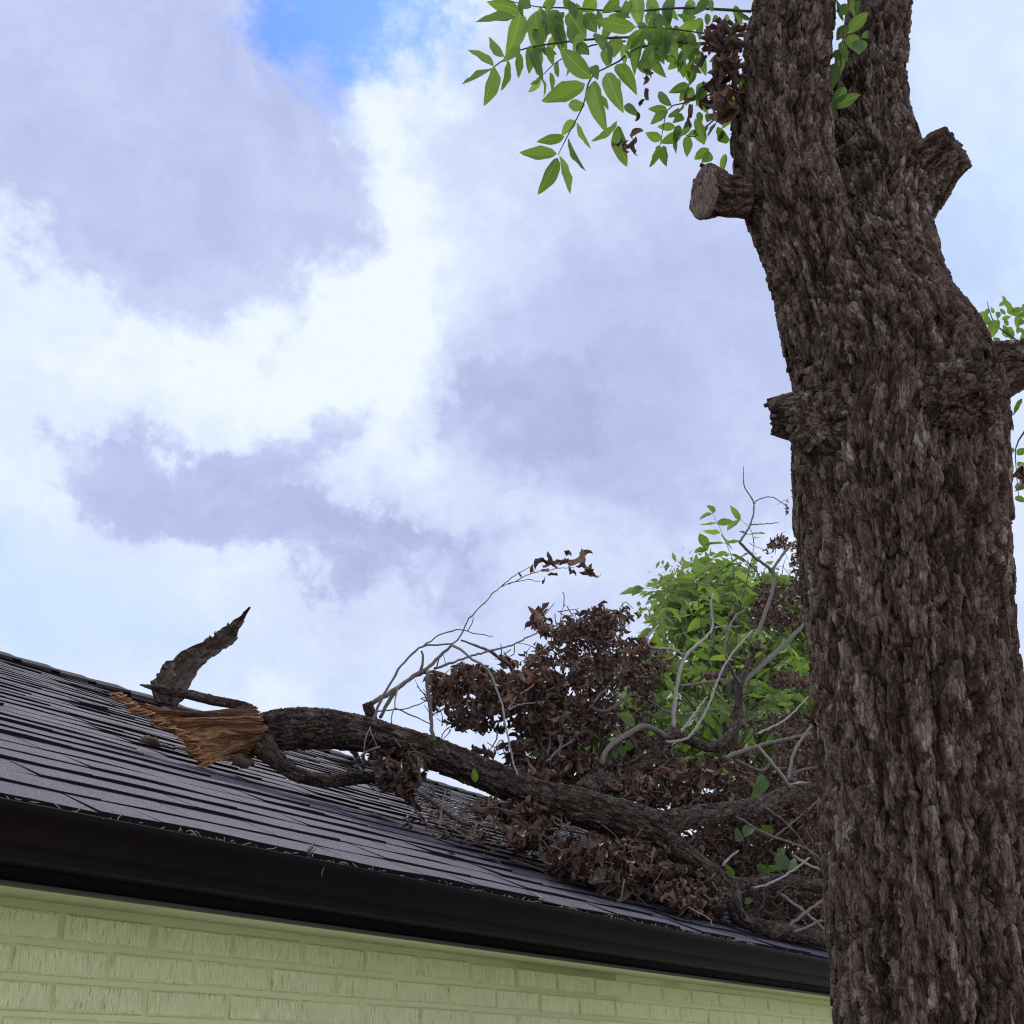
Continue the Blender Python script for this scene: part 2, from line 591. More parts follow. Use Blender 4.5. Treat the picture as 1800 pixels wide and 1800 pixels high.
def wall_material(name, scored):
    m, gg, b, o = material(name)
    pos = gg.n('ShaderNodeNewGeometry').outputs['Position']
    base = gg.mix(gg.ss(gg.noise(pos, 5, 4).outputs[0], 0.3, 0.7), (0.75, 0.785, 0.425), (0.79, 0.82, 0.47))
    hgt = gg.noise(pos, 120, 4, 0.6).outputs[0]
    hgt = gg.m('MULTIPLY', hgt, 0.25)
    if scored:
        wp = gg.v('ADD', pos, gg.v('MULTIPLY', gg.v('SUBTRACT', gg.noise(pos, 30, 2).outputs['Color'], (0.5, 0.5, 0.5)), (0.006, 0, 0)))
        st = gg.noise(gg.scale_vec(wp, (1, 1, 0.075)), 440, 2, 0.5).outputs[0]
        patch = gg.noise(pos, 34, 3, 0.6).outputs[0]
        slit = gg.ss(gg.m('ADD', st, gg.m('MULTIPLY', gg.m('SUBTRACT', patch, 0.5), 0.35)), 0.645, 0.71)
        # bare clay shows in the deepest wire cuts that the paint never reached
        base = gg.mix(gg.m('MULTIPLY', slit, 0.4), base, (0.12, 0.095, 0.055))
        rib = gg.ss(st, 0.42, 0.62)
        hgt = gg.m('SUBTRACT', hgt, gg.m('ADD', gg.m('MULTIPLY', rib, 0.4), gg.m('MULTIPLY', slit, 0.7)))
    dirt = gg.ss(gg.noise(gg.scale_vec(pos, (1, 1, 2.5)), 22, 6, 0.7).outputs[0], 0.66, 0.74)
    base = gg.mix(gg.m('MULTIPLY', dirt, 0.18), base, (0.2, 0.19, 0.11))
    lk(gg, base, b, 'Base Color')
    b.inputs['Roughness'].default_value = 0.62
    b.inputs['Specular IOR Level'].default_value = 0.3
    bump(gg, b, hgt, 0.9, 0.003)
    return m


M_BRICK = wall_material('painted_scored_brick', True)
M_MORTAR = wall_material('painted_mortar', False)


def shingle_material():
    m, gg, b, o = material('asphalt_shingle')
    pos = gg.n('ShaderNodeNewGeometry').outputs['Position']
    inf = gg.n('ShaderNodeAttribute', attribute_name='tint').outputs['Fac']
    oi = gg.n('ShaderNodeObjectInfo').outputs['Random']
    gran = gg.noise(pos, 230, 3, 0.8).outputs[0]
    big = gg.noise(pos, 7, 4).outputs[0]
    f = gg.m('ADD', gg.ss(gran, 0.42, 0.66), gg.m('MULTIPLY', gg.m('SUBTRACT', big, 0.5), 0.6))
    c = gg.mix(f, (0.014, 0.010, 0.017), (0.20, 0.168, 0.255))
    lk(gg, c, b, 'Base Color')
    b.inputs['Roughness'].default_value = 0.72
    b.inputs['Specular IOR Level'].default_value = 0.35
    bump(gg, b, gran, 0.8, 0.004)
    return m


M_SHINGLE = shingle_material()


def leaf_material(name, top, bright, trans, vein=True):
    m, gg, b, o = material(name)
    gen = gg.n('ShaderNodeTexCoord').outputs['Generated']
    oi = gg.n('ShaderNodeObjectInfo').outputs['Random']
    sep = gg.n('ShaderNodeSeparateXYZ', {0: gen})
    x = gg.m('ABSOLUTE', gg.m('SUBTRACT', sep.outputs[0], 0.5))
    ph = gg.m('SUBTRACT', gg.m('MULTIPLY', sep.outputs[1], 11.0), gg.m('MULTIPLY', x, 9.0))
    vv = gg.m('ABSOLUTE', gg.m('SUBTRACT', gg.m('FRACT', ph), 0.5))
    vn = gg.m('MAXIMUM', gg.ss(vv, 0.10, 0.0), gg.ss(x, 0.03, 0.008))
    pos = gg.n('ShaderNodeNewGeometry').outputs['Position']
    nz = gg.noise(pos, 30, 4).outputs[0]
    c = gg.mix(gg.m('ADD', gg.m('MULTIPLY', oi, 0.7), gg.m('MULTIPLY', nz, 0.3)), top, bright)
    if vein:
        c = gg.mix(gg.m('MULTIPLY', vn, 0.45), c, tuple(min(1, k * 1.9) for k in bright))
    lk(gg, c, b, 'Base Color')
    b.inputs['Roughness'].default_value = 0.42
    b.inputs['Specular IOR Level'].default_value = 0.4
    bump(gg, b, gg.m('MULTIPLY', vn, -1.0), 0.35, 0.002)
    tr = gg.n('ShaderNodeBsdfTranslucent')
    tc = gg.mix(1.0, c, trans, 'MULTIPLY')
    lk(gg, tc, tr, 'Color')
    mx = gg.n('ShaderNodeMixShader', {0: 0.5, 1: b.outputs[0], 2: tr.outputs[0]})
    gg.t.links.new(mx.outputs[0], o.inputs[0])
    return m


M_LEAF = leaf_material('green_leaf', (0.042, 0.085, 0.026), (0.115, 0.19, 0.042), (2.4, 2.3, 1.1))
M_LEAF_B = leaf_material('bright_green_leaf', (0.095, 0.165, 0.042), (0.17, 0.26, 0.065), (2.3, 2.1, 1.1))


def dead_material():
    m, gg, b, o = material('dry_leaf')
    oi = gg.n('ShaderNodeAttribute', attribute_name='tint')
    sp = gg.n('ShaderNodeSeparateColor', {0: oi.outputs['Color']})
    ob = gg.n('ShaderNodeObjectInfo').outputs['Random']
    pos = gg.n('ShaderNodeNewGeometry').outputs['Position']
    nz = gg.noise(pos, 45, 4).outputs[0]
    f = gg.m('ADD', gg.m('MULTIPLY', sp.outputs[0], 0.75), gg.m('MULTIPLY', nz, 0.35))
    c = gg.mix(gg.ss(f, 0.15, 0.6), (0.044, 0.022, 0.018), (0.100, 0.053, 0.040))
    c = gg.mix(gg.ss(f, 0.70, 0.98), c, (0.30, 0.18, 0.125))
    lk(gg, c, b, 'Base Color')
    b.inputs['Roughness'].default_value = 0.5
    b.inputs['Specular IOR Level'].default_value = 0.45
    tr = gg.n('ShaderNodeBsdfTranslucent')
    lk(gg, gg.mix(1.0, c, (1.5, 1.1, 0.8), 'MULTIPLY'), tr, 'Color')
    mx = gg.n('ShaderNodeMixShader', {0: 0.15, 1: b.outputs[0], 2: tr.outputs[0]})
    gg.t.links.new(mx.outputs[0], o.inputs[0])
    return m


M_DEAD = dead_material()


def wood_material(name, c0, c1, c2, sawn=False):
    m, gg, b, o = material(name)
    at = gg.n('ShaderNodeAttribute', attribute_name='tint')
    sp = gg.n('ShaderNodeSeparateColor', {0: at.outputs['Color']})
    pos = gg.n('ShaderNodeNewGeometry').outputs['Position']
    n = gg.noise(gg.scale_vec(pos, (1, 1, 0.07)), 210, 4, 0.6).outputs[0] if sawn else gg.noise(pos, 60, 5).outputs[0]
    f = gg.m('ADD', gg.m('MULTIPLY', sp.outputs[0], 0.8), gg.m('MULTIPLY', gg.m('SUBTRACT', n, 0.5), 1.5 if sawn else 0.5))
    c = gg.mix(gg.ss(f, 0.15, 0.5), c0, c1)
    c = gg.mix(gg.ss(f, 0.5, 0.85), c, c2)
    lk(gg, c, b, 'Base Color')
    b.inputs['Roughness'].default_value = 0.8
    b.inputs['Specular IOR Level'].default_value = 0.2
    bump(gg, b, n, 0.4, 0.004)
    return m


M_SPLINTER = wood_material('torn_orange_wood', (0.14, 0.068, 0.038), (0.37, 0.190, 0.095), (0.70, 0.38, 0.155))
M_CUT = wood_material('sawn_grey_wood', (0.060, 0.038, 0.030), (0.20, 0.140, 0.11), (0.40, 0.30, 0.25), True)

# ------------------------------------------------------------------ ground
V, F = box(-80, 80, -80, 80, -0.3, 0.0)
obj('ground', new_mesh('ground', V, F, M_GROUND, False), None, kind='structure')

# ------------------------------------------------------------------ house
WALL_Y = 2.0
HX0, HX1 = -1.5, 13.0
house = thing('brick_house', (5.0, 4.0, 0.0), 'pale green painted brick house with dark shingle roof and black gutter', 'house')
SOF_Z = CAM_Z + 0.361
V, F = box(HX0 + 0.1, HX1 - 0.1, WALL_Y + 0.007, RIDGE_Y * 2 - WALL_Y, 0.0, SOF_Z + 0.06)
wall = part('wall', new_mesh('wall', V, F, M_MORTAR, False), house)

BL, BH, CH, BP = 0.1975, 0.0495, 0.0605, 0.2075       # brick length, height, course, pitch


def brick_mesh(L, H, seed):
    r = random.Random(seed)
    D, b = 0.03, 0.006
    rings = [(D, 0.0), (b, 0.0), (0.0015, b * 0.45), (0.0, b)]
    V, F = [], []
    for y, ins in rings:
        for sx, sz in ((-1, -1), (1, -1), (1, 1), (-1, 1)):
            j = r.uniform(-0.0012, 0.0012)
            V.append((sx * (L / 2 - ins) + j, y, sz * (H / 2 - ins) + r.uniform(-0.0012, 0.0012)))
    for k in range(3):
        for i in range(4):
            a, c = k * 4 + i, k * 4 + (i + 1) % 4
            F.append((a, c, c + 4, a + 4))
    F.append((12, 13, 14, 15))
    return new_mesh('brick', V, F, M_BRICK, False)


full = [brick_mesh(BL, BH, s) for s in range(6)]
z_top2 = PY(100, 1663.9, WALL_Y)[2]          # top edge of the second whole course
x_odd = PY(112, 1630, WALL_Y)[0]             # a vertical joint of the first whole course
x_even = PY(22, 1683, WALL_Y)[0]
n_br = 0
bricks = []
for c in range(-2, 6):
    ztop = z_top2 - c * CH
    zc = ztop - BH / 2
    ph = (x_even if c % 2 == 0 else x_odd)
    k0 = int((0.7 - ph) / BP) - 1
    for k in range(k0, k0 + 24):
        xc = ph + (k + 0.5) * BP
        if xc < 0.75 or xc > 5.6:
            continue
        bricks.append((xc, zc, c))
for xc, zc, c in bricks:
    me = random.choice(full)
    top = zc + BH / 2
    if top > SOF_Z + 0.004:
        h = SOF_Z - (zc - BH / 2) - 0.001
        if h < 0.012:
            continue
        me = brick_mesh(BL, h, int(xc * 1000))
        zc = zc - BH / 2 + h / 2
    M = Matrix.Translation((xc + random.uniform(-.003, .003), WALL_Y + random.uniform(-.001, .002), zc + random.uniform(-.0012, .0012))) @ \
        Matrix.Rotation(random.uniform(-.009, .009), 4, 'Y') @ Matrix.Rotation(random.uniform(-.008, .008), 4, 'Z')
    o = obj('brick', me, None, M)
    o.parent = wall
    o.matrix_parent_inverse = Matrix.Translation((-5.0, -4.0, 0))
    o.matrix_parent_inverse = WM['brick_house'].inverted() @ Matrix() if False else Matrix()
    n_br += 1

# soffit panels (a joint opens between the first two), fascia and gutter
FAS_Y = 1.83
xj = PY(285, 1598, (FAS_Y + WALL_Y) / 2)[0]
for a, b in ((HX0, xj - 0.0016), (xj + 0.0016, xj + 2.44), (xj + 2.443, xj + 4.88), (xj + 4.883, HX1)):
    V, F = box(a, b, FAS_Y + 0.004, WALL_Y + 0.02, SOF_Z, SOF_Z + 0.012)
    part('soffit_panel', new_mesh('soffit_panel', V, F, M_SOFFIT, False), house)
FZ0 = CAM_Z + 0.351
V, F = box(HX0, HX1, FAS_Y - 0.022, FAS_Y + 0.003, FZ0, EAVE_Z + 0.004)
part('fascia', new_mesh('fascia', V, F, M_FASCIA, False), house)
V, F = box(HX0, HX1, FAS_Y - 0.026, FAS_Y + 0.005, FZ0 - 0.004, FZ0 - 0.0005)
part('drip_strip', new_mesh('drip_strip', V, F, simple('brown_drip_strip', (0.06, 0.045, 0.045), 0.5), False), house)

# K-style gutter profile (y, z), outer face then inner face
GZ = CAM_Z
prof = [(1.806, 0.372), (1.742, 0.3715), (1.738, 0.373), (1.736, 0.384), (1.733, 0.390), (1.7285, 0.3935), (1.7265, 0.398), (1.724, 0.409), (1.719, 0.421), (1.711, 0.431), (1.704, 0.437), (1.7015, 0.4405), (1.700, 0.4430), (1.700, 0.4515), (1.7015, 0.4535), (1.712, 0.4540), (1.714, 0.4525), (1.713, 0.4505)]
inner = [(y + 0.0016, z + 0.0012) for y, z in prof[:-4]]
loop = prof + inner[::-1] + [(1.804, 0.374)]
xs = np.arange(HX0, HX1 + 0.01, 0.25)
V, F = [], []
wob = fbm(np.c_[xs * 0.9, xs * 0, xs * 0], 3, 5)
for x, wv in zip(xs, wob):
    for y, z in loop:
        V.append((x, y + (wv - 0.5) * 0.004, z + GZ + (wv - 0.5) * 0.006))
m = len(loop)
for i in range(len(xs) - 1):
    for j in range(m - 1):
        a = i * m + j
        F.append((a, a + m, a + m + 1, a + 1))
gut = part('gutter', new_mesh('gutter', V, F, M_GUTTER, False), house)

# roof deck
def deck():
    y0, y1 = EAVE_Y - 0.0, RIDGE_Y
    yb = 2 * RIDGE_Y - EAVE_Y
    zr = roof_z(RIDGE_Y)
    pts = [(y0 + 0.03, roof_z(y0 + 0.03) - 0.004), (y1, zr - 0.004), (yb, EAVE_Z), (yb, EAVE_Z - 0.08), (y1, zr - 0.12), (y0 + 0.03, EAVE_Z - 0.02)]
    V = [(x, y, z) for x in (HX0, HX1) for y, z in pts]
    n = len(pts)
    F = [(i, (i + 1) % n, n + (i + 1) % n, n + i) for i in range(n)]
    F += [tuple(range(n - 1, -1, -1)), tuple(range(n, 2 * n))]
    return V, F


V, F = deck()
roof = part('roof', new_mesh('roof', V, F, M_DECK, False), house)

# shingles
SL = math.sqrt(1 + ROOF_M ** 2)
EXPO = 0.1429
NC = 31
dirS = np.array([0, 1 / SL, ROOF_M / SL])
dirN = np.array([0, -ROOF_M / SL, 1 / SL])
sh_list = []
r = random.Random(3)
for c in range(NC):
    x = HX0 + r.uniform(0, 0.2)
    thick = r.random() < 0.5
    ripple = r.uniform(0, 10)
    while x < HX1 - 0.3:
        w = r.choice([0.14, 0.18, 0.22, 0.26, 0.30, 0.34, 0.42]) * r.uniform(0.85, 1.15)
        t = (0.0096 if thick else 0.0048) * r.uniform(0.75, 1.2)
        sh_list.append((c, x, w, t, r.uniform(-0.0025, 0.0025) + (0.0035 if thick else 0), r.uniform(-0.006, 0.006), r.uniform(-0.006, 0.006), ripple))
        x += w
        thick = r.random() < 0.62


def shingle_geo(c, x, w, t, ds, k0, k1, rip):
    s0 = c * EXPO - ds
    s1 = (c + 1) * EXPO + 0.02
    base = np.array([0, EAVE_Y, EAVE_Z])
    gp = 0.0011
    nx = 4
    V = []
    for i in range(nx + 1):
        u = i / nx
        xx = x + gp + (w - 2 * gp) * u
        kk = k0 * (1 - u) + k1 * u
        lift = 0.0012 * math.sin(xx * 7.3 + rip) + 0.0009 * math.sin(xx * 17.1 + rip * 2.3 + c)
        sag = 0.0007 * math.sin(xx * 1.3 + c * 0.21) + 0.0005 * math.sin(xx * 3.1 + c * 0.5)
        sb = s0 + 0.0016 * math.sin(xx * 11 + rip)
        for s, hgt, xo in ((sb, t + lift, 0.0), (s1, 0.0012, kk), (sb, -0.001, 0.0)):
            V.append(np.array([xx + xo, 0, 0]) + base + dirS * s + dirN * (hgt + sag))
    F = []
    for i in range(nx):
        a, b = i * 3, (i + 1) * 3
        F += [(a, b, b + 1, a + 1), (a + 2, b + 2, b, a)]
    F += [(2, 0, 1, 1), ]
    F = [f for f in F if len(set(f)) == len(f)]
    e = nx * 3
    F += [(2, 0, 1), (e, e + 2, e + 1)]
    return V, F


M_BUTT = simple('shaded_asphalt_edge', (0.020, 0.015, 0.020), 0.9, 0.1, 300, 0.5)  # bare asphalt edge, its colour also carries the shade under each course


def shingle_me(name, V, F):
    """granules on top, bare asphalt on the cut edges, darkened to stand for their shade"""
    me = new_mesh(name, V, F, M_SHINGLE, False)
    me.materials.append(M_BUTT)
    nz_ = np.empty(len(me.polygons) * 3, np.float32)
    me.polygons.foreach_get('normal', nz_)
    me.polygons.foreach_set('material_index', (np.abs(nz_.reshape(-1, 3) @ dirN) < 0.7).astype(np.int32))
    return me


def inframe(p):
    q = (np.asarray(p) - CAMPOS) @ RM
    if q[2] <= 0.1:
        return None
    return 900 + FPX * q[0] / q[2], 900 + FPX * q[1] / q[2], q[2]


scored = []
for it in sh_list:
    c, x, w = it[0], it[1], it[2]
    p = np.array([x + w / 2, EAVE_Y, EAVE_Z]) + dirS * (c + 0.5) * EXPO
    q = inframe(p)
    vis = q is not None and -60 < q[0] < 1480 and q[1] < 1800
    # size on the picture, and not under the heap or behind the trunk
    sc = (w / q[2] * EXPO / q[2] if vis else 0.0)
    if vis and q[0] > 900 and q[1] < 1500:
        sc *= 0.2
    scored.append((sc, it))
scored.sort(key=lambda a: -a[0])
for sc, it in scored[:300]:
    V, F = shingle_geo(*it)
    o = obj('shingle', shingle_me('shingle', V, F))
    o.parent = roof
allV, allF = [], []
for sc, it in scored[300:]:
    V, F = shingle_geo(*it)
    n = len(allV)
    allV += V
    allF += [tuple(i + n for i in f) for f in F]
o = obj('shingles', shingle_me('shingles', allV, allF), None, kind='stuff')
o.parent = roof

# ridge caps, laid one over the next
zr = roof_z(RIDGE_Y)
x = HX0
k = 0
while x < HX1 - 0.2:
    V, F = [], []
    t0, t1 = 0.030 + random.uniform(-.003, .004), 0.018
    for xx, t in ((x, t1), (x + 0.30, t0)):
        for y, h in ((-0.15, -0.15 * ROOF_M), (-0.05, -0.05 * ROOF_M + 0.004), (0, 0.006), (0.05, -0.05 * ROOF_M + 0.004), (0.15, -0.15 * ROOF_M)):
            V.append((xx, RIDGE_Y + y, zr + h + t))
        for y in (-0.15, -0.05, 0, 0.05, 0.15):
            V.append((xx, RIDGE_Y + y, zr - abs(y) * ROOF_M + 0.001))
    for j in range(4):
        F += [(j, j + 10, j + 11, j + 1)]
    F += [(5, 15, 10, 0), (4, 14, 19, 9), (0, 1, 6, 5), (1, 2, 7, 6), (2, 3, 8, 7), (3, 4, 9, 8), (11, 10, 15, 16), (12, 11, 16, 17), (13, 12, 17, 18), (14, 13, 18, 19)]
    o = obj('ridge_cap', new_mesh('ridge_cap', V, F, M_CAP, False))
    o.parent = roof
    x += 0.245

# ------------------------------------------------------------------ leaf shapes
def lamina(nl, nw, prof, bend, fold, twist, curl, seed, wave=0.0):
    """a leaf along +Y from 0 to 1, width about 1 (scaled later), with bending, fold, twist and edge curl"""
    r = random.Random(seed)
    V = []
    for i in range(nl + 1):
        u = i / nl
        w = prof(u)
        for j in range(-nw, nw + 1):
            s = j / nw
            V.append([0.5 * w * s, u, abs(s) * w * fold + curl * w * s * s + wave * w * math.sin(u * 15 + s * 2 + seed) * abs(s)])
    V = np.array(V)
    V[:, 2] *= 1.0
    a = twist * V[:, 1]
    x, z = V[:, 0].copy(), V[:, 2].copy()
    V[:, 0] = x * np.cos(a) - z * np.sin(a)
    V[:, 2] = x * np.sin(a) + z * np.cos(a)
    # bend along the length
    if abs(bend) > 1e-3:
        th = bend * V[:, 1]
        y = np.sin(th) / bend
        zz = (1 - np.cos(th)) / bend
        V[:, 1], V[:, 2] = y - V[:, 2] * np.sin(th), zz + V[:, 2] * np.cos(th)
    m = 2 * nw + 1
    F = [[i * m + j, i * m + j + 1, (i + 1) * m + j + 1, (i + 1) * m + j] for i in range(nl) for j in range(2 * nw)]
    return V, np.array(F)


def leaf_prof(u):
    return max(0.02, (math.sin(math.pi * min(1, u ** 0.85)) ** 0.8) * (1.05 - 0.3 * u)) if 0 < u < 1 else 0.02


LEAVES = []
for s in range(7):
    V, F = lamina(9, 2, leaf_prof, 0.25 + 0.12 * s if s % 2 else -0.2 - 0.06 * s, 0.10, (s - 3) * 0.12, 0.05, s, 0.035)
    LEAVES.append((V, F))
LEAF_ME = [new_mesh('leaf', V * np.array([1, 1, 1]), F, M_LEAF) for V, F in LEAVES]
LEAF_ME_B = [new_mesh('leaf', V, F, M_LEAF_B) for V, F in LEAVES]


def leaf_matrix(base, tip, width, tilt=0.0, facing=None):
    b, t = Vector(base), Vector(tip)
    y = t - b
    L = y.length
    y.normalize()
    z = Vector(facing) if facing is not None else (Vector(CAMPOS) - b)
    z = z.normalized()
    x = y.cross(z)
    if x.length < 1e-4:
        x = Vector((1, 0, 0))
    x.normalize()
    z = x.cross(y)
    R = Matrix((x, y, z)).transposed().to_4x4()
    R = R @ Matrix.Rotation(tilt, 4, 'Y')
    return Matrix.Translation(b) @ R @ Matrix.Diagonal((width, L, L * 0.6, 1))


def dead_prof(u):
    return 0.30 * max(0.05, math.sin(math.pi * u) ** 0.7)


DEAD = []
for s in range(12):
    rr = random.Random(100 + s)
    V, F = lamina(8, 1, dead_prof, rr.choice([-1, 1]) * rr.uniform(1.2, 3.4), rr.uniform(0.3, 0.8), rr.uniform(-3.2, 3.2), rr.uniform(-0.3, 0.5), s, 0.25)
    V[:, 2] = np.where(True, V[:, 2], 0)
    V -= V.mean(0)
    DEAD.append((V, F))


def dead_mesh(k, tint):
    V, F = DEAD[k]
    return new_mesh('dead_leaf', V, F, M_DEAD, True, np.tile([tint, 0, 0, 1], (len(V), 1)))


DEAD_ME = [dead_mesh(k % 12, t) for k, t in zip(range(24), np.linspace(0.05, 0.95, 24)[np.random.default_rng(2).permutation(24)])]


def rand_rot(n):
    q = rng.normal(size=(n, 4))
    q /= np.linalg.norm(q, axis=1)[:, None]
    w, x, y, z = q.T
    return np.stack([np.stack([1 - 2 * (y * y + z * z), 2 * (x * y - z * w), 2 * (x * z + y * w)], -1),
                     np.stack([2 * (x * y + z * w), 1 - 2 * (x * x + z * z), 2 * (y * z - x * w)], -1),
                     np.stack([2 * (x * z - y * w), 2 * (y * z + x * w), 1 - 2 * (x * x + y * y)], -1)], 1)


# ------------------------------------------------------------------ the standing tree
TD = 2.72


def fit_rows(rows, place, shrink):
    """centre and radius of a round branch whose two outlines pass x +- r across its run in the photograph"""
    P, R = [], []
    for k, (x, y, r_) in enumerate(rows):
        a, c = rows[max(0, k - 1)], rows[min(len(rows) - 1, k + 1)]
        dx, dy = c[0] - a[0], c[1] - a[1]
        L = math.hypot(dx, dy) or 1.0
        nx, ny = -dy / L, dx / L
        e0, e1 = nray(x + nx * r_, y + ny * r_), nray(x - nx * r_, y - ny * r_)
        m_ = e0 + e1
        m_ /= np.linalg.norm(m_)
        t = place(m_, k)
        half = 0.5 * math.acos(max(-1, min(1, float(e0 @ e1))))
        P.append(CAMPOS + m_ * t)
        R.append(max(0.004, t * math.sin(half) - shrink * min(1, r_ / 60)))
    return np.array(P), np.array(R)


def tubepx(rows, D):
    return fit_rows(rows, lambda m_, k: (D[k] if isinstance(D, (list, tuple)) else D) / math.hypot(m_[0], m_[1]), 0.0055)


trunk_rows = [(1678, 1880, 214), (1670, 1800, 211), (1660, 1700, 207), (1648, 1600, 203), (1640, 1500, 199), (1630, 1400, 197), (1620, 1300, 196),
              (1613, 1200, 194), (1603, 1100, 192), (1595, 1000, 194), (1588, 900, 197), (1583, 800, 197), (1586, 710, 195), (1572, 640, 180), (1535, 560, 158), (1500, 480, 130)]
left_stem = [(1500, 680, 110), (1470, 580, 104), (1446, 490, 98), (1412, 400, 93), (1384, 320, 94), (1375, 230, 96), (1379, 150, 84), (1387, 80, 79), (1397, 0, 75), (1405, -90, 72)]
right_stem = [(1620, 680, 130), (1592, 580, 112), (1570, 490, 97), (1556, 410, 92), (1553, 330, 94), (1536, 260, 88), (1526, 180, 76), (1536, 100, 62), (1549, 0, 59), (1558, -90, 58)]
TUBES = [tubepx(trunk_rows, TD), tubepx(left_stem, [TD - .02, TD - .05, TD - .07, TD - .08, TD - .08, TD - .08, TD - .07, TD - .06, TD - .05, TD - .04]),
         tubepx(right_stem, [TD, TD + .02, TD + .06, TD + .10, TD + .14, TD + .18, TD + .22, TD + .25, TD + .28, TD + .3])]
TUBES.append(tubepx([(1395, 352, 44), (1330, 351, 37), (1292, 350, 35), (1262, 342, 46), (1236, 338, 55)], [TD - .08, TD - .13, TD - .16, TD - .185, TD - .21]))      # sawn stub, upper left
TUBES.append(tubepx([(1450, 733, 56), (1405, 732, 47), (1378, 733, 42), (1358, 737, 34)], [TD - .17, TD - .13, TD - .12, TD - .115]))                                # stub, left
TUBES.append(tubepx([(1575, 352, 82), (1614, 316, 66), (1650, 282, 53), (1686, 256, 45)], [TD + .17, TD + .16, TD + .14, TD + .12]))     # stub, right
TUBES.append(tubepx([(1500, 268, 26), (1497, 268, 29), (1494, 270, 20)], [TD + .13, TD + .05, TD + .01]))                                # knob in the fork
TUBES.append(tubepx([(1690, 700, 82), (1690, 697, 76), (1690, 694, 52)], [TD - .18, TD - .245, TD - .285]))                                 # burl
TUBES.append(tubepx([(1445, 745, 66), (1440, 745, 60), (1436, 745, 35)], [TD - .18, TD - .235, TD - .275]))                                 # burl
TUBES.append(tubepx([(1680, 690, 75), (1745, 655, 58), (1800, 640, 48), (1900, 610, 44), (2060, 540, 40)], [TD, TD + .02, TD + .05, TD + .1, TD + .2]))   # limb to the right
TUBES.append(tubepx([(1380, 470, 40), (1362, 430, 32), (1345, 420, 24)], [TD - .05, TD - .04, TD - .03]))

base_pt = TUBES[0][0][0]
tree = thing('large_tree', (float(base_pt[0]) + 0.02, float(base_pt[1]), 0.0), 'tall old tree with rough grey brown bark and sawn off limb stubs', 'tree')
V, F, Nn = remesh_union(TUBES, 0.0032, 9)
Q, TAN, RAD = grain_coords(V, TUBES, 0.30)
V2, tint = bark(V, Nn, Q, 0.027, 0.0132, 3, np.clip(RAD / 0.11, 0.3, 1.0))
# dark knot hole in the front
kp = PD(1525, 945, TD - .27)
d = np.linalg.norm((V - kp) * np.array([1, 1, 0.6]), axis=1)
V2 -= Nn * (0.05 * np.exp(-(d / 0.05) ** 2))[:, None]
trunk = part('trunk', new_mesh('trunk', V2, F, M_BARK, True, tint, Q), tree)
# foot of the trunk, below the picture
b0, r0 = TUBES[0][0][0], TUBES[0][1][0]
Vb, Fb = tube([b0 + [0, 0, 0.05], [b0[0] + .01, b0[1], 0.9], [b0[0] + .02, b0[1], 0.3], [b0[0] + .02, b0[1], -0.1]], [r0 * .98, r0 * 1.03, r0 * 1.15, r0 * 1.5], 48, 0.02)
nb = Vb - np.c_[np.full(len(Vb), b0[0]), np.full(len(Vb), b0[1]), Vb[:, 2]]
nb /= np.linalg.norm(nb, axis=1)[:, None] + 1e-9
V3, t3 = bark(Vb, nb, Vb * np.array([1, 1, 0.3]), 0.027, 0.010, 3)
part('trunk_base', new_mesh('trunk_base', V3, Fb, M_BARK, True, t3, Vb * np.array([1, 1, 0.3])), tree)


def cut_disc(center, normal, rad, parent, name='cut_face', sy=1.0):
    n = np.asarray(normal, float)
    n /= np.linalg.norm(n)
    a = np.cross(n, [0, 0, 1.0])
    a /= np.linalg.norm(a)
    b = np.cross(a, n)
    rings, seg = 16, 48
    V, att = [], []
    for i in range(rings + 1):
        for j in range(seg):
            th = 2 * math.pi * j / seg
            rr_ = rad * i / rings * (1 + 0.05 * math.sin(3 * th + 1) + 0.03 * math.sin(7 * th))
            x, y = rr_ * math.cos(th), rr_ * math.sin(th) * sy
            saw = math.sin((x * 0.94 + y * 0.34) * 900 + 1.3 * math.sin(y * 60))
            h = 0.0009 * saw + 0.0015 * math.sin(y * 130)
            if i == rings:
                h -= 0.012
            V.append(center + a * x + b * y + n * h)
            att.append([0.45 + 0.1 * saw + 0.15 * random.random(), 0, 0, 1])
    F = [[i * seg + j, i * seg + (j + 1) % seg, (i + 1) * seg + (j + 1) % seg, (i + 1) * seg + j] for i in range(rings) for j in range(seg)]
    return part(name, new_mesh(name, V, np.array(F), M_CUT, True, att), parent)


def end_face(k, out, scale):
    P, R = TUBES[k]
    n = P[-1] - P[-2]
    n /= np.linalg.norm(n)
    cut_disc(P[-1] + n * out, n, R[-1] * scale, tree)


end_face(3, 0.004, 0.98)

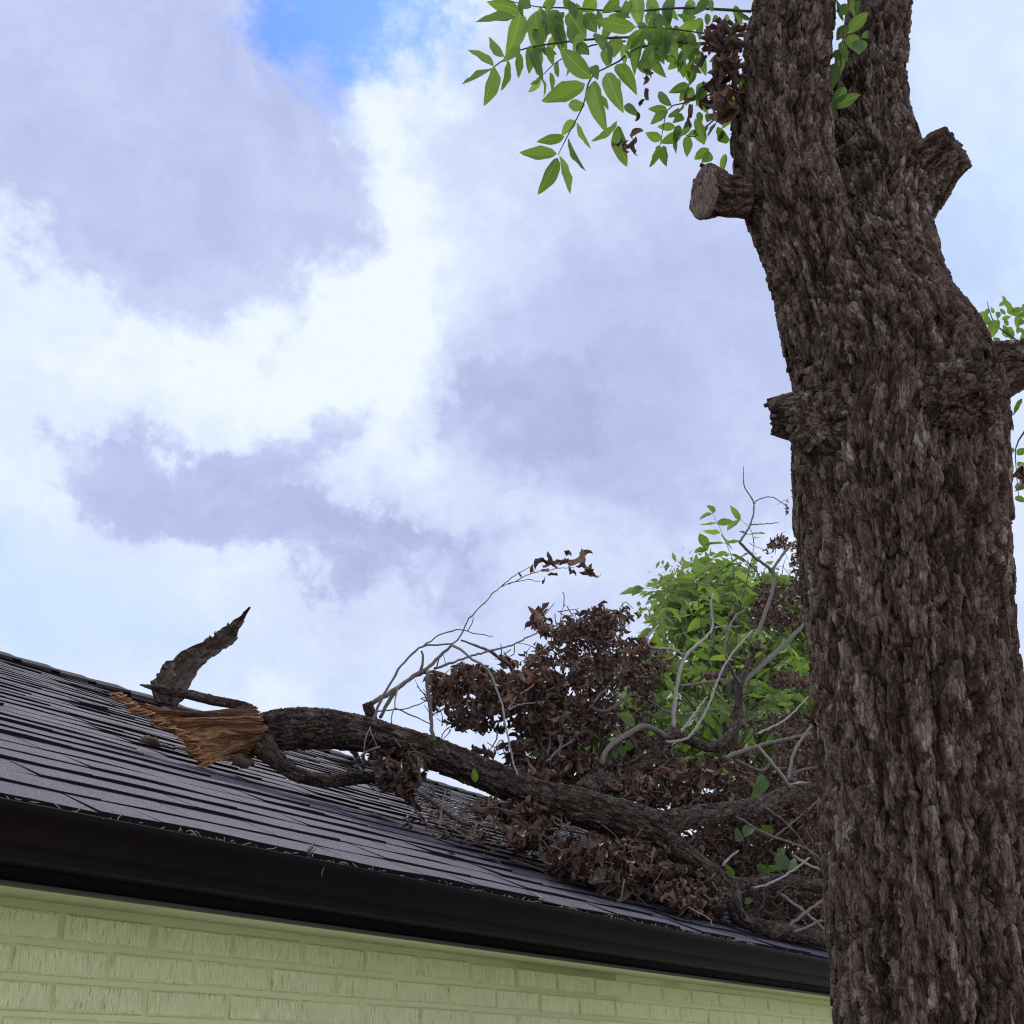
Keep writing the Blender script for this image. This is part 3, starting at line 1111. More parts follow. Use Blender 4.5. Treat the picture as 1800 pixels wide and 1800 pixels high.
# bark plates: thin jagged slabs lying along the grain, each lifting at one end
def plates(V, Nn, Q, TAN, RAD, count, Lr, Wr, lift_r, sink, seed, keep=None):
    r = np.random.default_rng(seed)
    idx = r.choice(len(V), count, replace=False)
    if keep is not None:
        idx = idx[keep[idx]]
    n = len(idx)
    p, nn, u = V[idx], Nn[idx], TAN[idx]
    u = u - nn * (u * nn).sum(1)[:, None]
    ul = np.linalg.norm(u, axis=1)
    ok = ul > 0.75
    p, nn, u, n = p[ok], nn[ok], u[ok] / ul[ok][:, None], int(ok.sum())
    u = np.where((u[:, 2] < 0)[:, None], -u, u)
    t = np.cross(nn, u)
    lean = r.normal(0, 0.13, n)[:, None]
    u = u + t * lean
    u /= np.linalg.norm(u, axis=1)[:, None]
    t = np.cross(nn, u)
    big = r.random(n) ** 2.0
    L = Lr[0] + (Lr[1] - Lr[0]) * big * r.uniform(0.6, 1, n)
    W = Wr[0] + (Wr[1] - Wr[0]) * (0.6 * big + 0.4 * r.random(n))
    lift = lift_r[0] + (lift_r[1] - lift_r[0]) * r.random(n) ** 1.6
    end = r.random(n) < 0.72              # most plates lift at the lower end
    R = RAD[idx][ok]
    rows = []
    for k, v in enumerate((0.0, 0.34, 0.68, 1.0)):
        shift = r.normal(0, 0.28, n) * W
        wf = r.uniform(0.55, 1.05, n) if k in (1, 2) else r.uniform(0.25, 0.85, n)
        vv = np.where(end, v, 1 - v)
        for c in (-1, 0, 1):
            along = (0.5 - v) * L + r.normal(0, 0.09, n) * L * (1.0 if k in (0, 3) else 0.4)
            side = c * W * wf + shift
            hh = -0.0012 + lift * vv ** 0.8 + (0.0012 if c == 0 else r.uniform(-0.0016, 0.0008, n)) - side ** 2 / (2 * R)
            rows.append(p + u * along[:, None] + t * side[:, None] + nn * hh[:, None])
    top = np.stack(rows, 1)                                        # n,12,3
    per = [0, 1, 2, 5, 8, 11, 10, 9, 6, 3]
    skirt = top[:, per] - nn[:, None, :] * sink
    Vp = np.concatenate([top, skirt], 1).reshape(-1, 3)
    F = [[a, a + 1, a + 4, a + 3] for row in range(3) for a in (row * 3, row * 3 + 1)]
    for k in range(10):
        F.append([per[k], 12 + k, 12 + (k + 1) % 10, per[(k + 1) % 10]])
    F = np.array(F)[:, ::-1]
    Fp = (F[None] + (np.arange(n) * 22)[:, None, None]).reshape(-1, 4)
    low = fbm(p * 4.5, 3, seed)
    tint = np.stack([np.clip(r.normal(0.46, 0.20, n), 0, 1), low, r.random(n), np.ones(n)], 1)
    return Vp, Fp, np.repeat(tint, 22, axis=0), np.repeat(Q[idx][ok], 22, axis=0) + (Vp - np.repeat(p, 22, axis=0)) * np.array([1, 1, 0.3])


keep = np.ones(len(V), bool)
for k in (3, 5):
    P_, R_ = TUBES[k]
    n_ = (P_[-1] - P_[-2]) / np.linalg.norm(P_[-1] - P_[-2])
    keep &= ~((np.linalg.norm(V - P_[-1], axis=1) < R_[-1] * 2.2) & (((V - P_[-1]) @ n_) > -0.045))
Vf, Ff, tf, gf = plates(V2, Nn, Q, TAN, RAD, 6500, (0.025, 0.120), (0.003, 0.0105), (0.0005, 0.0060), 0.010, 4, keep & (tint[:, 0] > 0.36))
part('bark_plates', new_mesh('bark_plates', Vf, Ff, M_BARK, False, tf, gf), tree, kind='stuff')


# leaves of the standing tree: (base x, base y, tip x, tip y, width) in photo pixels
def zl(items, ox, oy, s):
    return [(ox + a / s, oy + b / s, ox + c / s, oy + d_ / s, w / s) for a, b, c, d_, w in items]


upper = zl([(400, 65, 205, 0, 90), (365, 100, 110, 165, 75), (400, 75, 325, 360, 95), (300, 345, 170, 215, 60), (235, 405, 75, 285, 55), (225, 420, 40, 555, 50),
            (240, 405, 190, 640, 35), (315, 355, 300, 550, 35), (385, 310, 370, 485, 28), (490, 70, 500, 340, 95), (595, 60, 640, 285, 95), (690, 75, 790, 225, 110),
            (640, 75, 650, 200, 60), (800, 85, 870, 210, 90), (1100, 165, 850, 130, 80), (1000, 0, 870, 90, 70), (860, 0, 770, 70, 90), (1090, -40, 1130, 165, 90),
            (1190, -20, 1215, 180, 80), (1310, -10, 1285, 170, 75), (1430, 30, 1360, 170, 65), (870, 205, 880, 410, 90), (985, 215, 960, 365, 85), (830, 480, 625, 285, 110),
            (790, 510, 495, 690, 95), (835, 500, 905, 790, 95), (920, 445, 1015, 670, 100), (985, 390, 1095, 545, 90), (1140, 190, 1080, 430, 85), (1195, 185, 1270, 385, 90),
            (1280, 200, 1345, 360, 80), (1350, 200, 1420, 320, 70), (1130, 180, 1040, 310, 70), (725, 730, 650, 820, 60), (665, 830, 490, 855, 50), (620, 935, 370, 970, 75),
            (625, 960, 515, 1185, 80), (635, 945, 670, 1200, 35), (690, 840, 780, 1045, 35), (740, 745, 850, 905, 50), (985, 735, 835, 875, 40), (990, 765, 1015, 1005, 62),
            (790, 640, 675, 640, 70), (460, 310, 525, 465, 60), (560, 280, 600, 400, 45), (525, 470, 425, 505, 25), (520, 490, 445, 565, 35), (530, 480, 555, 580, 25),
            (580, 440, 595, 550, 22), (620, 375, 665, 500, 40), (740, 265, 830, 350, 70), (1290, 670, 1180, 660, 50), (1320, 645, 1210, 545, 55), (1290, 670, 1185, 810, 50),
            (1320, 680, 1380, 750, 80), (1340, 770, 1230, 770, 50), (1250, 885, 1130, 1035, 60), (1260, 890, 1320, 1050, 55), (1255, 850, 1150, 800, 60), (1375, 815, 1250, 870, 65),
            (1415, 825, 1400, 980, 60), (1470, 770, 1530, 895, 75), (1640, 800, 1550, 900, 110), (1545, 905, 1450, 970, 60), (1560, 935, 1480, 1000, 60), (1645, 935, 1620, 1055, 40),
            (1590, 745, 1540, 850, 25), (1425, 520, 1305, 560, 60), (1500, 500, 1510, 690, 70), (1440, 530, 1400, 640, 60), (1350, 370, 1300, 420, 50), (1380, 360, 1385, 465, 50),
            (1270, 350, 1350, 365, 45), (1430, 370, 1440, 500, 55), (1470, 350, 1480, 430, 45), (1530, 80, 1540, 160, 40), (1580, 90, 1590, 140, 30), (1550, 0, 1560, 65, 40),
            (1040, 0, 1050, 70, 40), (1480, 110, 1490, 230, 50), (1130, 360, 1175, 450, 80), (840, 400, 860, 470, 60), (1550, 690, 1520, 760, 50), (390, 0, 480, 60, 80),
            (550, 0, 590, 55, 70), (700, 0, 670, 55, 70), (1480, 680, 1500, 760, 40), (1385, 700, 1330, 745, 50), (1030, 640, 1120, 700, 50), (880, 580, 940, 670, 35),
            (1180, 240, 1240, 310, 70), (910, 300, 930, 400, 60), (700, 310, 760, 390, 60), (540, 110, 545, 240, 70), (1420, 200, 1470, 290, 50), (1450, 300, 1490, 330, 40),
            (1690, 560, 1740, 640, 60), (1720, 660, 1780, 700, 50), (1640, 690, 1700, 720, 50), (1740, 480, 1770, 560, 40), (1480, 580, 1530, 680, 60), (1640, 620, 1660, 720, 50),
            (960, 480, 1010, 540, 55), (1400, 560, 1370, 610, 45), (930, 110, 1060, 85, 50), (620, 330, 500, 300, 45), (1010, 90, 1070, 20, 60), (1240, 80, 1230, 230, 55)], 800, 0, 3.46)
for _ in range(95):
    if random.random() < 0.55:
        bx, by = random.uniform(1140, 1300), random.uniform(5, 235)
        if bx < 1180 and by > 150:
            continue
        Lf = random.uniform(26, 44)
    else:
        bx, by = random.uniform(900, 1250), random.uniform(-10, 95)
        Lf = random.uniform(34, 56)
    an = random.gauss(math.pi / 2, 0.7)
    upper.append((bx, by, bx + Lf * math.cos(an), by + Lf * math.sin(an), Lf * random.uniform(0.22, 0.42)))
fork = zl([(400, 270, 575, 80, 100), (410, 280, 490, 400, 105), (500, 315, 490, 470, 120), (390, 200, 295, 370, 80), (345, 40, 430, 180, 90), (345, 380, 330, 620, 80), (300, 500, 280, 700, 90),
           (280, 850, 510, 740, 95), (385, 690, 280, 850, 90), (300, 870, 320, 980, 45), (320, 0, 300, 250, 60), (430, 0, 460, 120, 60), (490, 0, 470, 120, 35), (300, 400, 340, 470, 60),
           (540, 250, 560, 300, 60), (350, 330, 400, 480, 60)], 1400, 0, 4.5)
right_l = zl([(310, 250, 220, 130, 60), (215, 260, 300, 240, 35), (310, 265, 250, 310, 40), (350, 210, 340, 275, 50), (390, 190, 375, 260, 40), (470, 215, 465, 300, 40), (380, 280, 320, 340, 50),
              (440, 280, 430, 410, 85), (530, 340, 580, 440, 85), (540, 200, 675, 250, 60), (675, 280, 610, 330, 50), (640, 340, 610, 410, 40), (300, 350, 380, 425, 50), (500, 85, 530, 190, 15),
              (660, 900, 610, 1060, 35), (620, 1350, 690, 1290, 60), (620, 1430, 690, 1410, 50), (600, 1600, 700, 1600, 60), (605, 1680, 690, 1720, 50), (560, 380, 500, 440, 50), (410, 380, 400, 450, 40),
              (460, 420, 430, 470, 40), (590, 1290, 570, 1340, 35), (575, 1100, 590, 1160, 20), (700, 150, 640, 260, 60), (720, 380, 640, 430, 60)], 1650, 500, 4.5)

for _ in range(34):
    bx, by = random.uniform(1700, 1815), random.uniform(535, 610)
    if bx < 1700 + (by - 535) * 0.75:
        continue
    an, Lf = random.uniform(0, 6.28), random.uniform(14, 26)
    right_l.append((bx, by, bx + Lf * math.cos(an), by + Lf * math.sin(an), Lf * 0.42))
shoots = [
    ('leafy_twig', [(1300, 30), (1231, 77), (1132, 52), (1040, 69), (962, 78), (910, 90), (890, 100), (869, 116)], 3.0, 2.62, upper[:0]),
]


def shoot(parent, rows, rad, D, leaves, meshes, jit=0.08, name='leafy_twig', mat=M_TWIG3, jitpx=0):
    P = [PD(x, y, D[i] if isinstance(D, list) else D) for i, (x, y) in enumerate(rows)]
    sc_ = depth_scale(P[0])
    V, F = tube(P, np.linspace(rad, max(0.7, rad * 0.3), len(P)) * sc_, 6, 0.03, 0.001)
    tw = part(name, new_mesh(name, V, F, mat), parent)
    for bx, by, tx, ty, w in leaves:
        dd = (D[-1] if isinstance(D, list) else D) + random.uniform(-jit, jit)
        b = PD(bx, by, dd)
        t = PD(tx, ty, dd + random.uniform(-0.5, 0.5) * jit)
        me = random.choice(meshes)
        # slender leaves in the photograph are seen half edge-on
        L = math.hypot(tx - bx, ty - by)
        wt = max(w, 0.36 * L)
        tilt = math.acos(min(1, w / wt)) * random.choice([-1, 1]) * 0.9 + random.uniform(-0.25, 0.25)
        o = obj('leaf', me, None, leaf_matrix(b, t, wt * depth_scale(b) * 1.12, tilt))
        o.parent = tw
    return tw


# main sprays reach left from the left stem; each leaf hangs on the twig nearest to it
def fix_parent(o, parent):
    o.parent = parent


SHOOTS = [([(1310, 60), (1231, 77), (1132, 66), (1040, 69), (962, 78), (910, 90), (869, 117)], 3.2, 2.60),
          ([(1200, 72), (1121, 84), (1089, 107), (1040, 136), (1025, 185), (997, 240), (981, 272)], 2.2, 2.56),
          ([(1320, 20), (1205, 14), (1100, 20), (1002, 14), (945, 12), (890, 0)], 2.6, 2.66),
          ([(1320, 50), (1260, 60), (1190, 52), (1155, 48), (1110, 47)], 2.2, 2.58),
          ([(1310, 140), (1250, 165), (1199, 182), (1173, 194), (1161, 254)], 2.0, 2.62),
          ([(1325, 190), (1270, 200), (1222, 240), (1205, 236)], 2.0, 2.60),
          ([(1100, 72), (1040, 80), (982, 107), (950, 136)], 1.6, 2.66)]
lists = [[] for _ in SHOOTS]
for lf in upper:
    best = min(range(len(SHOOTS)), key=lambda k: min(math.hypot(lf[0] - x, lf[1] - y) for x, y in
               [((a[0] * (1 - t) + b[0] * t), (a[1] * (1 - t) + b[1] * t)) for a, b in zip(SHOOTS[k][0][:-1], SHOOTS[k][0][1:]) for t in (0, .25, .5, .75, 1)]))
    lists[best].append(lf)
for (rows, rad, D), ls in zip(SHOOTS, lists):
    shoot(tree, rows, rad, D, ls, LEAF_ME + LEAF_ME_B[:3], 0.09)
shoot(tree, [(1500, -40), (1485, 40), (1478, 110), (1470, 190)], 2.0, 2.66, fork, LEAF_ME, 0.02)
shoot(tree, [(1850, 640), (1790, 600), (1750, 570), (1735, 530)], 2.0, 3.35, right_l[:14] + right_l[19:22] + right_l[24:], LEAF_ME_B, 0.06)
shoot(tree, [(1830, 700), (1800, 760), (1785, 790), (1790, 870)], 2.0, 3.2, right_l[14:19] + right_l[22:24], LEAF_ME, 0.04)


def dead_at(parent, spots, name='dead_leaf'):
    for p, s in spots:
        k = random.randrange(24)
        M = Matrix.Translation(p) @ Matrix(rand_rot(1)[0].tolist()).to_4x4() @ Matrix.Diagonal((s, s, s, 1))
        o = part(name, DEAD_ME[k], parent, M)


# withered cluster hanging at the left stem, and a few dead leaves among the green ones
sp = []
for _ in range(130):
    x, y = random.gauss(1272, 17), random.uniform(42, 208)
    p = PD(x, y, 2.50 + random.uniform(-.06, .06))
    sp.append((p, random.uniform(0.05, 0.085)))
for x, y in ((1135, 140), (1138, 165), (1128, 180), (1118, 235), (1108, 250), (1100, 258), (1115, 262), (1085, 250), (1212, 170), (1214, 195), (1210, 215), (1140, 128), (1120, 205)):
    sp.append((PD(x, y, 2.55), random.uniform(0.045, 0.065)))
dead_at(tree, sp)

# dark withered leaves and twigs seen past the right side of the trunk
sp = [(PD(random.uniform(1780, 1800), random.uniform(825, 850), 3.1), 0.06) for _ in range(6)]
dead_at(tree, sp)

# ------------------------------------------------------------------ the fallen limb
limb_rows = [(455, 1287, 34), (490, 1283, 39), (541, 1280, 39), (600, 1284, 36), (652, 1293, 33), (710, 1309, 31), (767, 1326, 31), (850, 1360, 30), (933, 1394, 30), (1017, 1419, 35), (1100, 1443, 37), (1150, 1455, 34)]
limb_Y = [2.90, 2.88, 2.85, 2.82, 2.78, 2.72, 2.66, 2.56, 2.46, 2.36, 2.26, 2.20]


def ypx(rows, Y):
    return fit_rows(rows, lambda m_, k: (Y[k] if isinstance(Y, (list, tuple)) else Y) / m_[1], 0.004)


FT = [ypx(limb_rows, limb_Y)]
FT.append(ypx([(1120, 1450, 30), (1167, 1450, 26), (1208, 1437, 22), (1264, 1430, 20), (1333, 1419, 19), (1389, 1397, 18), (1436, 1392, 17), (1500, 1380, 15)], [2.24, 2.2, 2.16, 2.14, 2.12, 2.1, 2.08, 2.05]))
FT.append(ypx([(1120, 1455, 30), (1167, 1478, 25), (1208, 1508, 22), (1250, 1536, 19), (1292, 1558, 17), (1333, 1552, 15), (1389, 1550, 14), (1447, 1558, 14), (1500, 1560, 12)], [2.24, 2.17, 2.12, 2.08, 2.05, 2.02, 2.0, 1.97, 1.95]))
FT.append(ypx([(1285, 1556, 15), (1292, 1582, 15), (1296, 1607, 14), (1333, 1628, 15), (1389, 1639, 17), (1455, 1652, 17), (1520, 1660, 14)], [2.06, 2.0, 1.95, 1.93, 1.92, 1.91, 1.9]))
FT.append(ypx([(455, 1305, 26), (486, 1334, 18), (513, 1357, 15), (555, 1370, 14), (597, 1371, 13), (638, 1366, 13), (670, 1368, 12), (700, 1388, 8), (740, 1425, 5)], [2.86, 2.82, 2.80, 2.80, 2.82, 2.84, 2.86, 2.88, 2.86]))
FT.append(ypx([(1020, 1400, 24), (1040, 1382, 22), (1070, 1376, 19), (1105, 1372, 16), (1118, 1345, 12), (1125, 1290, 11), (1139, 1258, 9)], [2.42, 2.5, 2.55, 2.6, 2.65, 2.7, 2.75]))
FT.append(ypx([(1105, 1372, 14), (1120, 1352, 12), (1155, 1317, 11), (1178, 1288, 11), (1210, 1300, 9), (1250, 1314, 9), (1281, 1294, 9), (1297, 1267, 8), (1300, 1205, 7), (1311, 1178, 6), (1333, 1128, 5)], [2.6, 2.6, 2.58, 2.56, 2.6, 2.64, 2.68, 2.72, 2.78, 2.82, 2.9]))
FT.append(ypx([(655, 1275, 13), (652, 1258, 11), (645, 1234, 10)], [2.82, 2.82, 2.82]))
# the strip of wood and bark left along the top of the break
FT.append(ypx([(440, 1250, 12), (424, 1240, 9), (374, 1231, 10), (333, 1221, 10), (285, 1212, 9), (262, 1207, 5), (245, 1203, 2.5)], [2.90, 2.91, 2.93, 2.95, 2.97, 2.98, 2.98]))
fallen = thing('fallen_limb', tuple(float(v) for v in PY(800, 1420, 2.5)), 'broken tree limb lying across the roof edge in a heap of its dead leaves', 'fallen limb')
V, F, Nn = remesh_union(FT, 0.0042, 3)
Q, TAN, rr = grain_coords(V, FT, 0.36)
V2, tint = bark(V, Nn, Q, 0.017, 0.0065, 9, np.clip(rr / 0.06, 0.25, 1.0))
part('limb', new_mesh('limb', V2, F, M_LIMB, False, tint, Q), fallen)
Vf, Ff, tf, gf = plates(V2, Nn, Q, TAN, rr, 6000, (0.010, 0.055), (0.0025, 0.0075), (0.0005, 0.0045), 0.005, 5, rr > 0.013)
part('bark_plates', new_mesh('bark_plates', Vf, Ff, M_LIMB, False, tf, gf), fallen, kind='stuff')


def zc(pts, ox=180, oy=1040, s=3.6):
    return np.array([(ox + a / s, oy + b / s) for a, b in pts])


def polyline_at(P, t):
    P = np.asarray(P, float)
    L = np.concatenate([[0], np.cumsum(np.linalg.norm(np.diff(P, axis=0), axis=1))])
    L /= L[-1]
    return np.array([np.interp(t, L, P[:, k]) for k in range(P.shape[1])]).T


# torn wood flaring out of the broken end
rc = zc([(930, 712), (985, 745), (1025, 810), (1040, 880), (1018, 960), (985, 1010), (945, 1045)])
lc = zc([(62, 640), (110, 672), (165, 712), (190, 745), (330, 800), (345, 835), (470, 884), (520, 940), (565, 1010), (605, 1055), (630, 1100), (680, 1080), (760, 1052), (820, 1058), (858, 1095), (900, 1115)])
NT, NS = 190, 110
tt = np.linspace(0, 1, NT)
RC, LC = polyline_at(rc, tt), polyline_at(lc, tt)
jag = (fbm(np.c_[tt * 38, tt * 0, tt * 0], 5, 77) - 0.5) * 26 * (0.35 + tt)
LC[:, 0] += jag
RC[:, 0] += (fbm(np.c_[tt * 30, tt * 0, tt * 0 + 4], 4, 78) - 0.5) * 22
front, back, att = [], [], []
for i, t in enumerate(tt):
    for j in range(NS + 1):
        s = j / NS
        sag = np.array([0, 24.0 * (1 - t) ** 3 * math.sin(math.pi * s) * 0.9])
        swirl = np.array([0, -9.0 * math.sin(math.pi * s) * math.sin(math.pi * t) ** 0.8])
        pxy = RC[i] * (1 - s) + LC[i] * s + sag + swirl
        bulge = 0.075 * math.sin(math.pi * min(1, t * 0.9 + 0.08)) * (1 - s) ** 1.2 + 0.02 * math.sin(math.pi * s) * math.sin(math.pi * t)
        front.append((pxy[0], pxy[1], 2.905 - bulge + 0.03 * s * (1 - t), t, s))
fr = np.array(front)
q = np.c_[fr[:, 3] * 40 + 7 * fbm(np.c_[fr[:, 3] * 5, fr[:, 4] * 3, fr[:, 4] * 0], 3, 5), fr[:, 4] * 3.2, np.zeros(len(fr))]
n1, n2 = fbm(q, 4, 31), fbm(q * np.array([3.1, 1.6, 1]), 3, 32)
ridged = 1 - np.abs(2 * n1 - 1) * 2
hh = 0.008 * ridged + 0.009 * (n2 - 0.5) + 0.034 * (fbm(np.c_[fr[:, 3] * 9, fr[:, 4] * 2, fr[:, 4] * 0], 2, 33) - 0.5)
FP = np.array([PY(a, b, c - h) for (a, b, c, _, _), h in zip(front, hh)])
th = 0.012 + 0.05 * (1 - fr[:, 4]) ** 1.5
BP_ = FP + np.c_[np.zeros(len(fr)), th, -0.25 * th]
m = NS + 1
F = []
for i in range(NT - 1):
    for j in range(NS):
        a = i * m + j
        F.append((a, a + 1, a + m + 1, a + m))
        b = a + len(FP)
        F.append((b, b + m, b + m + 1, b + 1))
n = len(FP)
for i in range(NT - 1):
    for j in (0, NS):
        a = i * m + j
        F.append((a, a + m, a + m + n, a + n))
for j in range(NS):
    for i in (0, NT - 1):
        a = i * m + j
        F.append((a, a + 1, a + 1 + n, a + n))
tv = np.clip(0.10 + 0.75 * (n1 - 0.35) + 0.8 * (n2 - 0.5) + 0.30 * fr[:, 4] ** 2 + 0.22 * fr[:, 3] ** 2, 0, 1)
att = np.tile(np.c_[tv, tv, tv, np.ones(n)], (2, 1))
part('torn_wood', new_mesh('torn_wood', np.vstack([FP, BP_]), F, M_SPLINTER, True, att), fallen)

# loose splinters along its ragged edge
for k in range(70):
    t = random.random()
    p = polyline_at(lc, np.array([t]))[0]
    rt = polyline_at(rc, np.array([t]))[0]
    d = (p - rt) / np.linalg.norm(p - rt) + np.array([0, random.uniform(-.18, .18)])
    L = random.uniform(6, 30)
    a = PY(p[0] - d[0] * 16, p[1] - d[1] * 16, 2.885)
    b = PY(p[0] + d[0] * L * 0.6, p[1] + d[1] * L * 0.6, 2.90 + random.uniform(-.03, .03))
    V, F = tube([a, (a + b) / 2 + rng.normal(size=3) * 0.004, b], [0.0035, 0.003, 0.0008], 5, 0.02, 0.001)
    part('splinter', new_mesh('splinter', V, F, M_SPLINTER, False, np.tile([0.3 + 0.6 * random.random(), 0, 0, 1], (len(V), 1))), fallen)

# slab of bark standing up at the break
le = zc([(345, 700), (318, 620), (318, 575), (380, 478), (480, 402), (600, 335), (720, 265), (820, 195), (935, 98)])
re_ = zc([(485, 720), (530, 640), (575, 560), (610, 500), (640, 455), (730, 387), (845, 312), (862, 240), (938, 100)])
NU, NW = 150, 26
uu = np.linspace(0, 1, NU)
LE, RE = polyline_at(le, uu), polyline_at(re_, uu)
jl = (fbm(np.c_[uu * 22, uu * 0, uu * 0 + 3], 5, 8) - 0.5) * 12
jr = (fbm(np.c_[uu * 22, uu * 0, uu * 0 + 9], 5, 9) - 0.5) * 16
FPs, q = [], []
for i, u in enumerate(uu):
    for j in range(NW + 1):
        w = j / NW
        a = LE[i] * (1 - w) + RE[i] * w
        a = a + np.array([jl[i] * (1 - w) ** 3 * .7 + jr[i] * w ** 3 * .7, jl[i] * (1 - w) ** 3 - jr[i] * w ** 3 * 0.4]) * (1 - u * 0.6)
        FPs.append((a[0], a[1], 2.99 + 0.10 * u + 0.035 * math.cos((w - 0.5) * 2.6)))
        q.append((w * 3.2, u * 6, 0))
q = np.array(q)
W1, W2, cid, off = worley(np.c_[q[:, 0] * 2, q[:, 1] * 2.2, q[:, 2]] + 3.3, 4)
hh = 0.004 * (sstep(W2 - W1, 0, .3) - 1) + 0.006 * (cid - 0.5) + 0.016 * (fbm(q * 6, 3, 6) - 0.5)
FP = np.array([PY(a, b, c - h) for (a, b, c), h in zip(FPs, hh)])
th = 0.022 * (0.35 + np.sin(np.pi * np.clip(q[:, 0] / 3.2, 0.02, 0.98))) * (1 - 0.6 * q[:, 1] / 6)
BP_ = FP + np.c_[np.zeros(len(FP)), th, th * 0.1]
m, n = NW + 1, len(FP)
F = []
for i in range(NU - 1):
    for j in range(NW):
        a = i * m + j
        F += [(a, a + 1, a + m + 1, a + m), (a + n, a + m + n, a + m + 1 + n, a + 1 + n)]
    for j in (0, NW):
        a = i * m + j
        F.append((a, a + m, a + m + n, a + n))
for j in range(NW):
    for i in (0, NU - 1):
        a = i * m + j
        F.append((a, a + 1, a + 1 + n, a + n))
lowv = fbm(FP * 9, 3, 5)
att = np.tile(np.c_[cid * 0.5, lowv * 0.6, lowv, np.ones(n)], (2, 1))
part('bark_slab', new_mesh('bark_slab', np.vstack([FP, BP_]), F, M_LIMB, True, att), fallen)

for k in range(26):
    src = le if random.random() < 0.5 else re_
    p = polyline_at(src, np.array([random.uniform(0.05, 0.9)]))[0]
    q_ = polyline_at(src, np.array([min(1.0, random.uniform(0.06, 0.95))]))[0]
    sgn = -1 if src is le else 1
    d = np.array([0.55 + random.uniform(-.3, .3), -0.85]) + np.array([sgn * random.uniform(0.0, 0.5), 0])
    L = random.uniform(3, 8)
    a = PY(p[0] - sgn * 5, p[1] + 3, 3.03)
    V, F = tube([a, PY(p[0] + d[0] * L * .4, p[1] + d[1] * L * .4, 3.02), PY(p[0] + d[0] * L, p[1] + d[1] * L, 3.02)], [0.006, 0.004, 0.0008], 5, 0.02, 0.002)
    part('bark_shred', new_mesh('bark_shred', V, F, M_LIMB, False, np.tile([0.3, 0.3, 0.3, 1], (len(V), 1))), fallen)
# splinter nub under the break
V, F = tube([PY(415, 1330, 2.86), PY(428, 1342, 2.85), PY(440, 1340, 2.85), PY(447, 1345, 2.85)], [0.02, 0.018, 0.012, 0.004], 10, 0.01, 0.004)
part('splinter', new_mesh('splinter', V, F, M_LIMB, True, np.tile([0.3, 0.3, 0.3, 1], (len(V), 1))), fallen)

